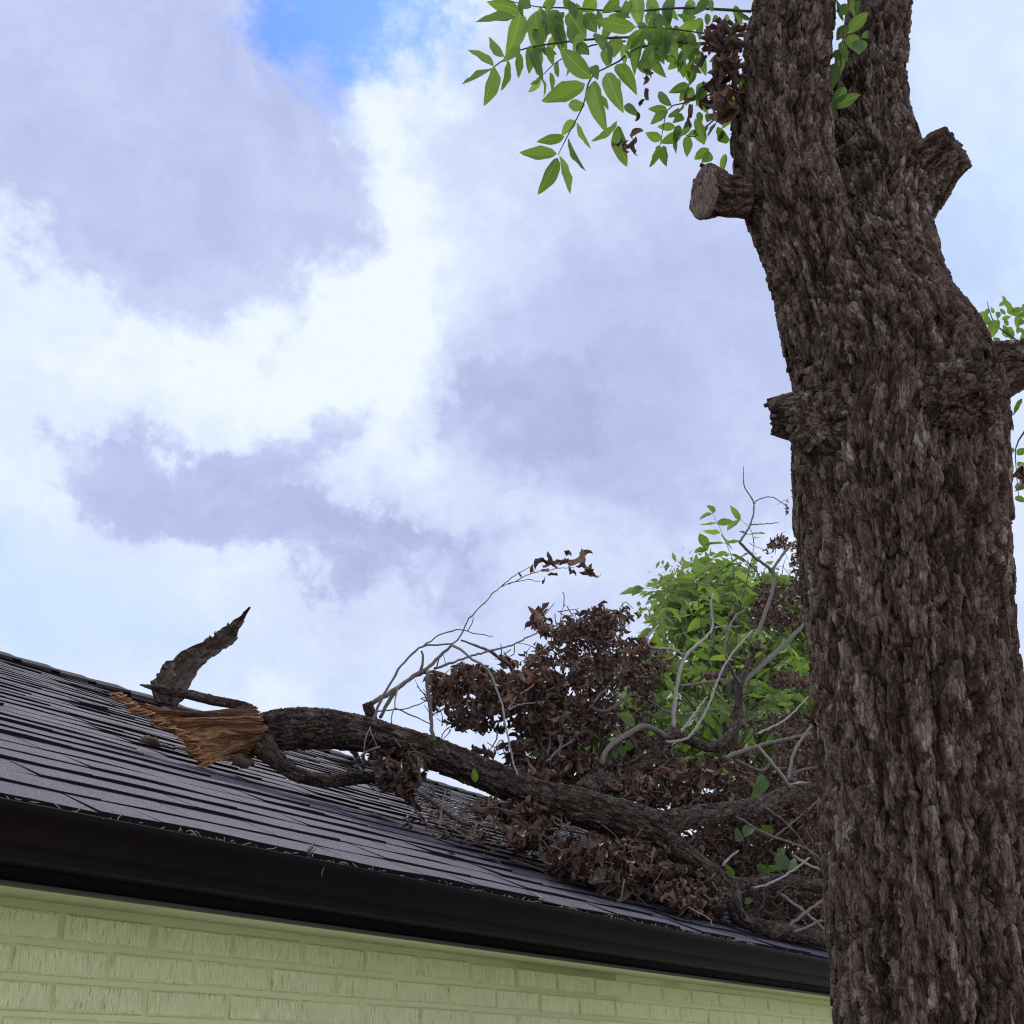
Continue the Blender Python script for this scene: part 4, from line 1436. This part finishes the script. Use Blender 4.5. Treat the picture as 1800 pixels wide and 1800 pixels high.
# twigs and thin branches of the fallen limb: photo pixels, radius start/end in pixels, depth start/end
TW = [
    ([(650, 1278), (675, 1222), (711, 1164), (744, 1136), (797, 1130), (814, 1111), (822, 1092), (847, 1064), (883, 1030), (928, 1019)], 3.0, 1.2, 2.74, 2.8, 0),
    ([(883, 1030), (905, 1012), (935, 995), (962, 985)], 1.2, 0.7, 2.79, 2.8, 0),
    ([(895, 1027), (935, 1008), (975, 1000), (1010, 998)], 1.2, 0.7, 2.79, 2.8, 0),
    ([(928, 1019), (950, 1022)], 1.0, 0.6, 2.8, 2.8, 0),
    ([(743, 1136), (778, 1114), (808, 1107), (830, 1112), (867, 1119)], 1.8, 1.0, 2.76, 2.76, 0),
    ([(822, 1110), (830, 1095), (832, 1085)], 1.2, 0.8, 2.77, 2.77, 0),
    ([(653, 1237), (697, 1211), (739, 1180), (755, 1172), (772, 1155), (792, 1135)], 5.5, 3.5, 2.80, 2.8, 0),
    ([(792, 1135), (800, 1136), (830, 1158), (858, 1178), (872, 1211), (883, 1239), (892, 1289), (900, 1333), (911, 1364)], 3.2, 1.8, 2.8, 2.42, 1),
    ([(669, 1261), (683, 1233), (711, 1200), (744, 1183), (767, 1183), (794, 1208)], 4.0, 4.0, 2.8, 2.85, 0),
    ([(753, 1180), (751, 1200), (755, 1228), (760, 1283), (764, 1315)], 4.4, 3.6, 2.82, 2.68, 0),
    ([(764, 1175), (805, 1161), (850, 1147), (894, 1136), (930, 1119), (961, 1105)], 3.0, 1.6, 2.82, 3.0, 0),
    ([(761, 1178), (800, 1190), (844, 1185), (886, 1185), (942, 1200), (989, 1225)], 2.8, 1.6, 2.8, 2.9, 0),
    ([(811, 1126), (850, 1140), (869, 1150), (894, 1167), (908, 1194), (917, 1211)], 2.0, 6.0, 2.9, 3.0, 0),
    ([(703, 1200), (696, 1219), (694, 1244), (687, 1264), (690, 1286)], 2.0, 1.4, 2.76, 2.74, 1),
    ([(694, 1244), (715, 1255), (733, 1261), (760, 1275)], 1.6, 1.0, 2.76, 2.74, 0),
    ([(664, 1251), (694, 1247), (719, 1244), (755, 1230)], 1.6, 1.2, 2.77, 2.76, 0),
    ([(650, 1278), (642, 1303), (640, 1333)], 1.4, 0.9, 2.73, 2.72, 1),
    ([(650, 1278), (653, 1290), (664, 1317)], 1.4, 0.9, 2.73, 2.70, 1),
    ([(739, 1180), (744, 1161), (741, 1144)], 3.0, 2.2, 2.8, 2.8, 0),
    ([(894, 1247), (905, 1228), (939, 1203)], 2.2, 1.6, 2.72, 2.8, 1),
    ([(894, 1247), (915, 1238), (945, 1235), (985, 1232)], 2.2, 1.6, 2.72, 2.9, 1),
    ([(619, 1318), (632, 1336), (640, 1352)], 6, 5, 2.9, 2.9, 0),
    ([(1183, 1280), (1189, 1211), (1206, 1153), (1242, 1119), (1253, 1100), (1250, 1064), (1254, 1044)], 5.5, 2.4, 2.56, 2.7, 1),
    ([(1206, 1153), (1178, 1140), (1144, 1138), (1138, 1122), (1158, 1100)], 3.4, 2.0, 2.62, 2.6, 1),
    ([(1253, 1103), (1275, 1101), (1300, 1101)], 2.2, 1.4, 2.66, 2.7, 1),
    ([(1300, 1203), (1356, 1155), (1414, 1097)], 6.0, 4.5, 2.8, 2.85, 0),
    ([(1172, 1305), (1211, 1294), (1242, 1247), (1275, 1167), (1322, 1108)], 4.0, 2.6, 2.52, 2.7, 1),
    ([(1278, 1158), (1275, 1128), (1289, 1089), (1308, 1072)], 2.6, 1.6, 2.62, 2.7, 0),
    ([(1300, 1200), (1294, 1192), (1281, 1167)], 4.5, 3.0, 2.78, 2.7, 0),
    ([(1194, 1289), (1214, 1264), (1242, 1225)], 3.4, 2.0, 2.55, 2.6, 1),
    ([(1194, 1206), (1261, 1197), (1294, 1192)], 2.8, 2.8, 2.7, 2.75, 0),
    ([(1058, 1345), (1067, 1317), (1119, 1281), (1144, 1279), (1170, 1295)], 5.0, 7.0, 2.5, 2.55, 0),
    ([(1272, 1333), (1333, 1311), (1425, 1289)], 5.0, 3.5, 2.4, 2.45, 0),
    ([(1300, 953), (1319, 922), (1325, 886), (1308, 853), (1307, 820)], 2.6, 0.8, 3.0, 3.0, 0),
    ([(1325, 886), (1333, 878), (1358, 874), (1386, 892)], 1.4, 0.9, 3.0, 3.0, 0),
    ([(1319, 922), (1345, 921), (1369, 919)], 1.5, 0.9, 3.0, 3.0, 0),
    ([(1300, 953), (1328, 981), (1356, 1003), (1360, 1030), (1330, 1120)], 3.0, 4.0, 3.0, 2.9, 0),
    ([(1356, 1003), (1378, 972), (1400, 950)], 3.4, 2.4, 3.0, 3.0, 0),
    ([(1306, 981), (1331, 1006), (1339, 1022)], 1.5, 1.2, 3.0, 3.0, 0),
    ([(1333, 1311), (1360, 1345), (1389, 1382)], 5.0, 4.5, 2.3, 2.2, 1),
    ([(1386, 1372), (1397, 1320), (1428, 1272)], 4.0, 3.0, 2.2, 2.3, 0),
    ([(1292, 1336), (1339, 1355), (1356, 1336)], 3.5, 3.0, 2.4, 2.4, 0),
    ([(1294, 1436), (1350, 1467), (1417, 1492), (1452, 1522)], 2.4, 3.0, 2.05, 2.0, 0),
    ([(1340, 1415), (1385, 1450), (1440, 1520)], 2.2, 2.0, 2.06, 2.0, 0),
    ([(1322, 1560), (1347, 1556), (1389, 1533), (1422, 1508)], 3.0, 2.6, 1.97, 1.95, 1),
    ([(1386, 1628), (1415, 1605), (1447, 1581)], 4.0, 3.0, 1.9, 1.9, 0),
    ([(1394, 1640), (1444, 1617)], 3.5, 3.0, 1.88, 1.9, 0),
    ([(1389, 1382), (1410, 1376), (1436, 1383)], 4.5, 3.5, 2.1, 2.1, 1),
    ([(1367, 1569), (1410, 1600), (1450, 1636)], 4.5, 4.0, 2.05, 2.0, 1),
    ([(1270, 1522), (1285, 1505), (1298, 1495)], 4.0, 2.0, 2.1, 2.12, 1),
    ([(1200, 1589), (1225, 1602), (1250, 1617)], 2.0, 1.6, 1.92, 1.88, 1),
    ([(1250, 1617), (1252, 1628)], 1.5, 1.2, 1.88, 1.87, 1),
    ([(724, 1394), (728, 1420), (745, 1445), (768, 1460), (792, 1455), (808, 1435), (826, 1410)], 1.6, 2.2, 2.72, 2.6, 0),
    ([(772, 1455), (775, 1430), (780, 1405), (784, 1388)], 2.8, 2.0, 2.65, 2.66, 1),
    ([(790, 1452), (815, 1468), (845, 1487)], 1.8, 1.6, 2.62, 2.55, 1),
    ([(862, 1485), (885, 1475), (910, 1465)], 1.8, 1.6, 2.5, 2.5, 1),
    ([(735, 1390), (760, 1410), (800, 1440), (830, 1452)], 4.5, 4.0, 2.9, 2.75, 0),
    ([(1030, 1250), (1060, 1215), (1090, 1190), (1140, 1190)], 3.0, 2.0, 2.8, 2.9, 0),
    ([(960, 1240), (1010, 1230), (1060, 1250), (1110, 1220)], 5.0, 4.0, 2.9, 2.9, 0),
    ([(962, 1268), (966, 1300), (962, 1330)], 2.6, 2.6, 2.8, 2.7, 0),
    ([(980, 1270), (986, 1300), (980, 1330)], 3.6, 3.6, 2.8, 2.7, 0),
    ([(960, 1340), (985, 1315), (1010, 1300)], 3.0, 2.0, 2.6, 2.7, 0),
    ([(1140, 1230), (1170, 1250), (1210, 1255), (1290, 1240)], 2.4, 2.0, 2.7, 2.75, 0),
    ([(1330, 1290), (1380, 1265), (1420, 1225)], 3.0, 2.0, 2.5, 2.5, 1),
    ([(1390, 1360), (1420, 1350), (1450, 1352)], 2.0, 1.6, 2.3, 2.3, 0),
    ([(1350, 1480), (1400, 1440), (1445, 1400)], 2.0, 1.6, 2.3, 2.3, 0),
    ([(1395, 1505), (1420, 1520), (1440, 1528)], 4.0, 3.0, 2.0, 2.0, 1),
]
for rows, r0_, r1_, y0, y1, pale in TW:
    P = [PY(x, y, y0 + (y1 - y0) * i / (len(rows) - 1)) for i, (x, y) in enumerate(rows)]
    R = np.linspace(r0_, r1_, len(rows)) * depth_scale(P[0]) * (0.72 if pale else 0.85)
    V, F = tube(P, R, 7, 0.028, 0.0055)
    part('twig', new_mesh('twig', V, F, M_TWIG2 if pale else M_TWIG), fallen)

# dead leaves: (x, y, rx, ry, Y, dY, count, size)
CL = [(700, 1345, 45, 42, 2.66, .08, 95, .085), (720, 1385, 40, 24, 2.70, .06, 30, .085), (660, 1320, 20, 22, 2.72, .05, 18, .06),
      (1035, 1095, 85, 32, 3.1, .25, 260, .085), (1060, 1165, 110, 45, 3.1, .3, 420, .085), (830, 1215, 78, 38, 2.95, .2, 270, .08), (800, 1195, 50, 22, 2.95, .2, 50, .075),
      (880, 1255, 110, 28, 2.95, .2, 240, .08), (1255, 1492, 60, 36, 2.6, .2, 260, .08), (1405, 1330, 45, 70, 2.9, .25, 260, .085), (1400, 1600, 50, 50, 2.3, .15, 240, .075), (1290, 1400, 120, 30, 2.9, .2, 220, .085), (1315, 1525, 60, 36, 2.6, .2, 170, .08), (1300, 1425, 90, 30, 2.7, .2, 160, .08), (930, 1200, 60, 60, 3.1, .2, 130, .08), (960, 1300, 70, 40, 2.95, .2, 130, .08), (1080, 1220, 70, 70, 3.2, .2, 150, .08), (1430, 1450, 25, 110, 2.6, .3, 260, .085), (1300, 1420, 120, 20, 2.5, .2, 120, .075), (985, 1215, 95, 38, 3.05, .25, 260, .085), (1020, 1285, 110, 30, 2.95, .25, 190, .08), (930, 1150, 50, 22, 3.0, .2, 40, .075),
      (955, 1100, 24, 28, 3.0, .1, 16, .075), (900, 1325, 60, 22, 2.75, .1, 60, .08), (1010, 1350, 120, 24, 2.75, .2, 240, .08),
      (1215, 1375, 130, 36, 2.6, .25, 430, .08), (1130, 1320, 70, 28, 2.75, .2, 110, .08), (1180, 1415, 110, 24, 2.45, .12, 190, .075), (1330, 1350, 90, 34, 2.7, .2, 150, .075),
      (900, 1432, 60, 28, 2.48, .1, 140, .08), (955, 1470, 60, 28, 2.38, .12, 160, .08), (1060, 1510, 95, 34, 2.24, .14, 360, .075), (1150, 1555, 110, 32, 2.10, .12, 380, .07),
      (1235, 1590, 60, 28, 2.02, .08, 120, .065), (1200, 1510, 70, 40, 2.3, .15, 200, .07), (1375, 1475, 80, 75, 2.9, .3, 620, .085), (1400, 1560, 55, 50, 2.7, .2, 300, .085), (1400, 1350, 50, 60, 3.1, .2, 200, .085), (1310, 1470, 60, 36, 2.7, .2, 110, .075),
      (1380, 1590, 62, 40, 2.35, .2, 280, .07), (1330, 1600, 40, 34, 2.1, .1, 90, .065), (1430, 1660, 30, 12, 1.96, .05, 20, .06),
      (1365, 1065, 52, 36, 3.2, .15, 230, .08), (1355, 962, 44, 20, 3.1, .1, 60, .065), (1392, 1010, 18, 50, 3.1, .1, 70, .075), (1325, 1138, 30, 10, 2.9, .1, 22, .07),
      (1385, 1185, 46, 22, 2.9, .2, 90, .075), (1240, 1180, 40, 12, 2.9, .2, 30, .07), (1360, 1275, 80, 24, 2.9, .25, 120, .075), (1410, 1420, 30, 40, 2.6, .2, 90, .075), (1390, 900, 10, 40, 3.1, .1, 14, .05)]
pts, size = [], []
for (cx, cy, rx, ry, Y, dY, cnt, sz) in CL:
    sub = [(random.uniform(-.9, .9), random.uniform(-.9, .9), random.uniform(-1, 1)) for _ in range(max(2, cnt // 16))]
    k = 0
    cnt = int(cnt * 1.9)
    while k < cnt:
        b = random.choice(sub)
        a = b[0] + random.gauss(0, .19)
        e_ = b[1] + random.gauss(0, .19)
        if a * a + e_ * e_ > 1.25:
            k += 0.2
            continue
        p = PY(cx + a * rx, cy + e_ * ry, Y + (b[2] + random.gauss(0, .3)) * dY)
        k += 1
        fl_ = roof_z(p[1]) + 0.012
        if EAVE_Y < p[1] < RIDGE_Y and p[2] < fl_:
            p[2] = fl_ + random.uniform(0, 0.03)
        pts.append(p)
        size.append(sz * random.uniform(0.45, 1.12))
for (x, y, s) in ((936, 1000, .05), (950, 990, .08), (962, 985, .09), (972, 992, .08), (983, 988, .09), (1000, 972, .10), (1012, 980, .11), (1030, 982, .11), (1020, 984, .09), (1005, 1003, .08), (1030, 1004, .10),
                  (1045, 1005, .10), (960, 1003, .05), (972, 1010, .06), (914, 1010, .04), (956, 1020, .045), (945, 1082, .12), (940, 1092, .09), (935, 1100, .09), (952, 1072, .10)):
    pts.append(PY(x, y, 2.82 + random.uniform(-.04, .04)))
    size.append(s * 1.25)
pts = np.array(pts)
size = np.array(size)
n_tot = len(pts)
vis_size = size / np.linalg.norm(pts - CAMPOS, axis=1)
order = np.argsort(-(vis_size + (np.arange(n_tot) >= n_tot - 20) * 1.0))
pick = set(order[:300].tolist())
ROT = rand_rot(n_tot)
chunks, tints = [], []
for i in range(n_tot):
    if i in pick:
        M = Matrix.Translation(pts[i]) @ Matrix(ROT[i].tolist()).to_4x4() @ Matrix.Diagonal((size[i],) * 3 + (1,))
        part('dead_leaf', DEAD_ME[random.randrange(24)], fallen, M)
    else:
        V, F = DEAD[random.randrange(12)]
        chunks.append(((V @ ROT[i].T) * size[i] + pts[i], F))
        tints.append(np.tile([random.random(), 0, 0, 1], (len(V), 1)))
V, F = join(chunks)
part('dead_leaves', new_mesh('dead_leaves', V, F, M_DEAD, True, np.concatenate(tints)), fallen, kind='stuff')

# hair-thin twigs through the heap
chunks = []
for (cx, cy, rx, ry, Y, dY, cnt, sz) in CL:
    for _ in range(max(2, cnt // 8)):
        a = np.array(PY(cx + random.uniform(-1, 1) * rx, cy + random.uniform(-1, 1) * ry, Y + random.uniform(-1, 1) * dY))
        b = a + np.clip(rng.normal(size=3), -1.2, 1.2) * 0.07
        if b[2] < roof_z(b[1]) + 0.005:
            b[2] = roof_z(b[1]) + 0.01
        chunks.append(tube([a, (a + b) / 2 + rng.normal(size=3) * 0.02, b], [0.0035, 0.0028, 0.0016], 4, 0.05, 0.003))
V, F = join(chunks)
part('fine_twigs', new_mesh('fine_twigs', V, F, M_TWIG), fallen, kind='stuff')

# ------------------------------------------------------------------ living green branch behind the heap
green = thing('green_branch', tuple(float(v) for v in PY(1280, 1330, 3.3)), 'branch with fresh green leaves rising behind the brown leaf heap', 'branch')
RA = [((1290, 1000), (1250, 895), 6, 36), ((1300, 1010), (1225, 985), 4, 38), ((1290, 1045), (1190, 1015), 5, 38), ((1250, 1065), (1120, 1030), 6, 38), ((1270, 1090), (1160, 1070), 5, 38), ((1300, 1060), (1240, 960), 6, 38),
      ((1330, 1080), (1285, 1000), 5, 36), ((1325, 955), (1295, 905), 2, 30), ((1235, 1125), (1150, 1095), 4, 34), ((1240, 1165), (1150, 1150), 4, 36), ((1300, 1175), (1230, 1190), 4, 36), ((1335, 1205), (1300, 1130), 4, 36),
      ((1400, 1225), (1330, 1200), 4, 38), ((1260, 1245), (1180, 1205), 5, 36), ((1300, 1265), (1215, 1262), 5, 38), ((1390, 1230), (1325, 1255), 4, 38), ((1415, 1205), (1390, 1150), 4, 32), ((1285, 1300), (1200, 1292), 4, 36),
      ((1180, 1300), (1095, 1322), 3, 36), ((1230, 1335), (1175, 1310), 3, 32), ((1370, 1110), (1400, 1160), 3, 34), ((1350, 1230), (1300, 1300), 4, 38), ((1250, 1200), (1260, 1280), 4, 34), ((1420, 1260), (1370, 1290), 3, 32), ((1200, 1230), (1140, 1255), 3, 34)]
hub = PY(1290, 1330, 3.3)
for _ in range(22):
    x0, y0 = random.uniform(1130, 1410), random.uniform(1050, 1310)
    if y0 < 1110 and x0 < 1160:
        continue
    an = random.uniform(math.pi * 0.6, math.pi * 1.7)
    RA.append(((x0, y0), (x0 + 75 * math.cos(an), y0 + 55 * math.sin(an)), random.choice([3, 4, 5]), random.uniform(32, 42)))
n_green = 0
for (a, b, npair, L) in RA:
    Y = random.uniform(3.1, 3.7)
    A, B = PY(a[0], a[1], Y), PY(b[0], b[1], Y + random.uniform(-.1, .1))
    mid = (A + hub) / 2 + np.array([0, 0.05, 0.1])
    V, F = tube([hub, mid, A, B], [0.006, 0.0045, 0.003, 0.0014], 5, 0.06, 0.006)
    st = part('stem', new_mesh('stem', V, F, M_TWIG3), green)
    sc_ = depth_scale(A)
    for k in range(npair):
        u = (k + 0.6) / npair
        for side in (-1, 1):
            p = A * (1 - u) + B * u
            ax = (B - A) / np.linalg.norm(B - A)
            sd = RM[:, 0] * side
            # leaflets spread sideways and droop
            dr = sd * 0.8 + np.array([0, 0, -0.55]) + ax * 0.45 + rng.normal(size=3) * 0.28
            if k == npair - 1 and side == 1:
                dr = ax + np.array([0, 0, -0.3]) + rng.normal(size=3) * 0.15
            dr /= np.linalg.norm(dr)
            ll = L * sc_ * random.uniform(0.8, 1.2)
            me = random.choice(LEAF_ME_B if random.random() < 0.38 else LEAF_ME)
            o = obj('leaf', me, None, leaf_matrix(p, p + dr * ll, ll * 0.42, random.uniform(-0.7, 0.7), np.array([-0.2, -0.5, 0.8]) + rng.normal(size=3) * 0.25))
            o.parent = st
            n_green += 1
for (bx, by, tx, ty, w, Y) in ((1085, 1255, 1125, 1275, 22, 2.6), (1110, 1300, 1105, 1325, 20, 2.6), (1090, 1310, 1095, 1335, 20, 2.6), (1080, 1320, 1082, 1338, 12, 2.6), (1345, 1365, 1325, 1400, 28, 2.3), (1300, 1460, 1280, 1490, 24, 2.25),
                               (1320, 1450, 1310, 1480, 24, 2.25), (1340, 1450, 1355, 1470, 24, 2.3), (1375, 1490, 1370, 1510, 16, 2.2), (1370, 1530, 1380, 1495, 34, 2.1), (1385, 1530, 1405, 1510, 22, 2.1), (1365, 1530, 1345, 1510, 20, 2.1),
                               (1305, 1585, 1320, 1582, 12, 2.0), (1300, 1605, 1320, 1612, 16, 2.0), (1290, 1540, 1275, 1520, 14, 2.15), (1330, 1520, 1350, 1535, 18, 2.15), (1200, 1330, 1195, 1350, 12, 2.5), (1270, 1350, 1285, 1368, 10, 2.4), (836, 1375, 832, 1348, 14, 2.46)):
    b, t = PY(bx, by, Y), PY(tx, ty, Y)
    o = part('green_leaf', random.choice(LEAF_ME), fallen, leaf_matrix(b, t, w * depth_scale(b), random.uniform(-.3, .3)))

# ------------------------------------------------------------------ trees beyond the house
M_FAR = leaf_material('far_foliage', (0.09, 0.135, 0.05), (0.18, 0.235, 0.085), (1.9, 1.9, 1.1), False)
M_FARBARK = simple('far_bark', (0.09, 0.075, 0.06), 0.9, 0.2)


def far_tree(px, py, rpx, D, label, seed, nclump, nleaf, squash=1.0):
    r = np.random.default_rng(seed)
    c = PD(px, py, D)
    R = rpx * depth_scale(c)
    t = thing('distant_tree', (float(c[0]), float(c[1]), 0.0), label, 'tree', 'trees beyond the roof')
    top = c[2] + R * squash * 0.4
    V, F = tube([[c[0], c[1], -0.1], [c[0] + .1, c[1], c[2] * 0.4], [c[0], c[1] + .1, c[2] * 0.75], [c[0], c[1], top]], [R * .10, R * .08, R * .06, R * .02], 10, 0.5, 0.03)
    part('trunk', new_mesh('trunk', V, F, M_FARBARK), t)
    cl = []
    lv = []
    for k in range(nclump):
        d = r.normal(size=3)
        d /= np.linalg.norm(d)
        rr_ = R * (0.45 + 0.55 * r.random() ** 0.5)
        q = c + d * rr_ * np.array([1, 1, squash])
        if k % 4 == 0:
            V, F = tube([[c[0], c[1], c[2] - R * squash * 0.5], (q + c) / 2, q], [R * .03, R * .02, R * .006], 6, 0.4, 0.02)
            part('limb', new_mesh('limb', V, F, M_FARBARK), t)
        cr_ = R * r.uniform(0.14, 0.30)
        n = nleaf // nclump
        P = q + r.normal(size=(n, 3)) * cr_ * np.array([.55, .55, .42])
        A = r.normal(size=(n, 3))
        A /= np.linalg.norm(A, axis=1)[:, None]
        A[:, 2] -= 0.4
        Bv = np.cross(A, r.normal(size=(n, 3)))
        Bv /= np.linalg.norm(Bv, axis=1)[:, None]
        s = r.uniform(0.06, 0.13, n)[:, None]
        lv.append(np.stack([P, P + A * s * .6 + Bv * s * .35, P + A * s * 1.3, P + A * s * .6 - Bv * s * .35], 1).reshape(-1, 3))
    V = np.concatenate(lv)
    F = np.arange(len(V)).reshape(-1, 4)
    part('crown', new_mesh('crown', V, F, M_FAR, False), t)


far_tree(1270, 1180, 185, 15.5, 'round light green tree beyond the roof, behind the standing trunk', 5, 110, 24000, 1.0)
far_tree(1010, 1345, 95, 16.5, 'low green tree beyond the ridge, glimpsed through the brown leaf heap', 6, 60, 9000, 1.0)

far_tree(1420, 1420, 130, 17.0, 'dark green tree low beyond the ridge, hidden mostly by the standing trunk', 8, 70, 15000, 1.0)

# ------------------------------------------------------------------ small things on the roof and in the gutter
def loose(name, V, F, mat, label, cat, group=None, att=None, smooth=True):
    o = obj(name, new_mesh(name, V, F, mat, smooth, att))
    o['label'] = label
    o['category'] = cat
    if group:
        o['group'] = group
    return o


def chunk(px, py, L, W, H, ang, seed):
    c = PR(px, py, 0.004)
    n = 14
    V = []
    r = np.random.default_rng(seed)
    for i in range(7):
        u = i / 6
        for j in range(n):
            th = 2 * math.pi * j / n
            w = W * (math.sin(math.pi * (0.12 + 0.76 * u))) * (0.8 + 0.4 * r.random())
            V.append((L * (u - .5), w * math.cos(th) * .5, max(0, H * (0.5 + 0.5 * math.sin(th)) * math.sin(math.pi * (0.12 + 0.76 * u)) * (0.7 + 0.5 * r.random()))))
    V = np.array(V)
    ca, sa = math.cos(ang), math.sin(ang)
    X = np.array([1.0, 0, 0]) * ca + dirS * sa
    Y = -np.array([1.0, 0, 0]) * sa + dirS * ca
    P = c + V[:, :1] * X + V[:, 1:2] * Y + V[:, 2:3] * dirN
    F = [[i * n + j, i * n + (j + 1) % n, (i + 1) * n + (j + 1) % n, (i + 1) * n + j] for i in range(6) for j in range(n)]
    F += [list(range(n))[::-1], list(range(6 * n, 7 * n))]
    return P, F


def tn(P, a):
    return np.tile([a, a, a, 1], (len(P), 1))


P, F = chunk(262, 1311, 0.075, 0.05, 0.035, -0.4, 1)
loose('bark_chunk', P, F, M_LIMB, 'dark lump of bark on the shingles below the torn wood', 'bark chunk', 'bark pieces on the roof', tn(P, .35))
P, F = chunk(288, 1312, 0.05, 0.02, 0.010, 0.1, 2)
loose('bark_chunk', P, F, M_LIMB, 'thin flat scrap of bark right beside the dark lump', 'bark chunk', 'bark pieces on the roof', tn(P, .8))
P, F = chunk(315, 1317, 0.05, 0.025, 0.010, -0.2, 3)
loose('bark_chunk', P, F, M_LIMB, 'small brown bark scrap nearest the torn wood edge', 'bark chunk', 'bark pieces on the roof', tn(P, .7))
P, F = chunk(505, 1372, 0.035, 0.014, 0.006, 0.8, 4)
loose('wood_chip', P, F, simple('pale_chip', (0.6, 0.58, 0.5), 0.7), 'tiny pale wood chip on shingles below the curved side branch', 'wood chip', None, tn(P, .9))
P, F = chunk(658, 1436, 0.075, 0.02, 0.012, 0.0, 5)
loose('bark_chunk', P, F, M_LIMB, 'reddish brown bark scrap on open shingles below the dead leaves', 'bark chunk', 'bark pieces on the roof', tn(P, .5))
P, F = chunk(825, 1478, 0.12, 0.022, 0.016, -0.5, 6)
loose('wood_splinter', P, F, M_SPLINTER, 'orange splinter of wood lying at the heap edge', 'splinter', None, tn(P, .75))


def stick(pts_, r0_, mat, label, cat='twig', name='stick', group='loose sticks on the roof'):
    V, F = tube(pts_, r0_, 7, 0.02, 0.001)
    return loose(name, V, F, mat, label, cat, group)


stick([PY(541, 1500, 1.715), PY(548, 1488, 1.73), PY(554, 1480, 1.74)], [0.004, 0.0035, 0.001], M_TWIG3, 'pointed brown stick poking up out of the gutter')
stick([PY(543, 1501, 1.712), PY(552, 1494, 1.72), PY(556, 1489, 1.73)], [0.002, 0.002, 0.001], M_TWIG, 'thin pale stick leaning beside the pointed one in the gutter')
stick([PR(930, 1567, .006), PR(943, 1573, .006), PR(955, 1581, .006)], [0.002, 0.0026, 0.003], M_TWIG2, 'bare white stick on the lowest shingles near the gutter')
stick([PR(640, 1428, .006), PR(655, 1434, .007), PR(672, 1434, .006)], [0.0015, 0.002, 0.002], M_TWIG3, 'small dark twig beside the reddish bark scrap')
stick([PY(565, 1540, 1.706), PY(567, 1531, 1.703), PY(570, 1524, 1.7015)], [0.0012, 0.0013, 0.001], M_TWIG, 'short pale grass blade stuck on the gutter front')

# litter: dry bits lying on the roof by the heap, and fine straw along the gutter lip
chunks, tints = [], []
for _ in range(900):
    t = random.random()
    x = 740 + 640 * t + random.gauss(0, 26)
    y = 1425 + 195 * t + random.gauss(0, 18)
    p = PR(x, y, 0.012)
    if p[1] > 5 or p[1] < EAVE_Y:
        continue
    s = random.uniform(0.02, 0.06)
    V, F = DEAD[random.randrange(12)]
    R = rand_rot(1)[0]
    chunks.append(((V @ R.T) * s * np.array([1, 1, .5]) + p + dirN * 0.006, F))
    tints.append(np.tile([0.35 + 0.65 * random.random(), 0, 0, 1], (len(V), 1)))
V, F = join(chunks)
o = obj('leaf_litter', new_mesh('leaf_litter', V, F, M_DEAD, True, np.concatenate(tints)), None, kind='stuff', label='dry leaf scraps scattered on the shingles along the heap', category='leaf litter')
chunks = []
for _ in range(260):
    t = random.random()
    x = 745 + 260 * t + random.gauss(0, 24)
    y = 1415 + 70 * t + random.gauss(0, 16)
    p = PR(x, y, 0.012)
    if p[1] > 4.5 or p[1] < EAVE_Y:
        continue
    d = rng.normal(size=3) * np.array([1, .6, .15])
    d /= np.linalg.norm(d)
    L = random.uniform(0.03, 0.11)
    chunks.append(tube([p - d * L, p + dirN * 0.004, p + d * L], [0.0018, 0.0024, 0.0014], 4, 0.04, 0.003))
V, F = join(chunks)
obj('twig_litter', new_mesh('twig_litter', V, F, M_TWIG2), None, kind='stuff', label='pale broken twigs strewn on the shingles under the limb', category='twig litter')
chunks = []
for _ in range(3200):
    x = random.uniform(0.75, 6.0)
    dens = fbm(np.array([[x * 2.2, 0.3, 0.7]]), 3, 41)[0]
    if random.random() > (dens - 0.25) * 1.6:
        continue
    p = np.array([x, random.uniform(1.703, 1.77), CAM_Z + 0.4535 + random.uniform(-0.008, 0.007)])
    d = np.array([rng.normal() * 1.2, rng.normal() * 0.5, rng.normal() * 0.35])
    d /= np.linalg.norm(d)
    L = random.uniform(0.003, 0.013)
    chunks.append(tube([p - d * L, p + np.array([0, 0, random.uniform(-.003, .003)]), p + d * L], [0.0006, 0.0009, 0.0005], 4, 0.05, 0.001))
V, F = join(chunks)
obj('gutter_litter', new_mesh('gutter_litter', V, F, simple('straw', (0.32, 0.25, 0.18), 0.8)), None, kind='stuff', label='dry straw and catkin bits caught along the gutter lip', category='gutter litter')

# every child written in world coordinates is handed to its thing without moving it
for o in bpy.data.objects:
    if o.parent is not None:
        top = o.parent
        while top.parent is not None:
            top = top.parent
        if o.parent is top and top.name in WM:
            o.matrix_parent_inverse = WM[top.name].inverted()
        else:
            o.matrix_parent_inverse = Matrix()
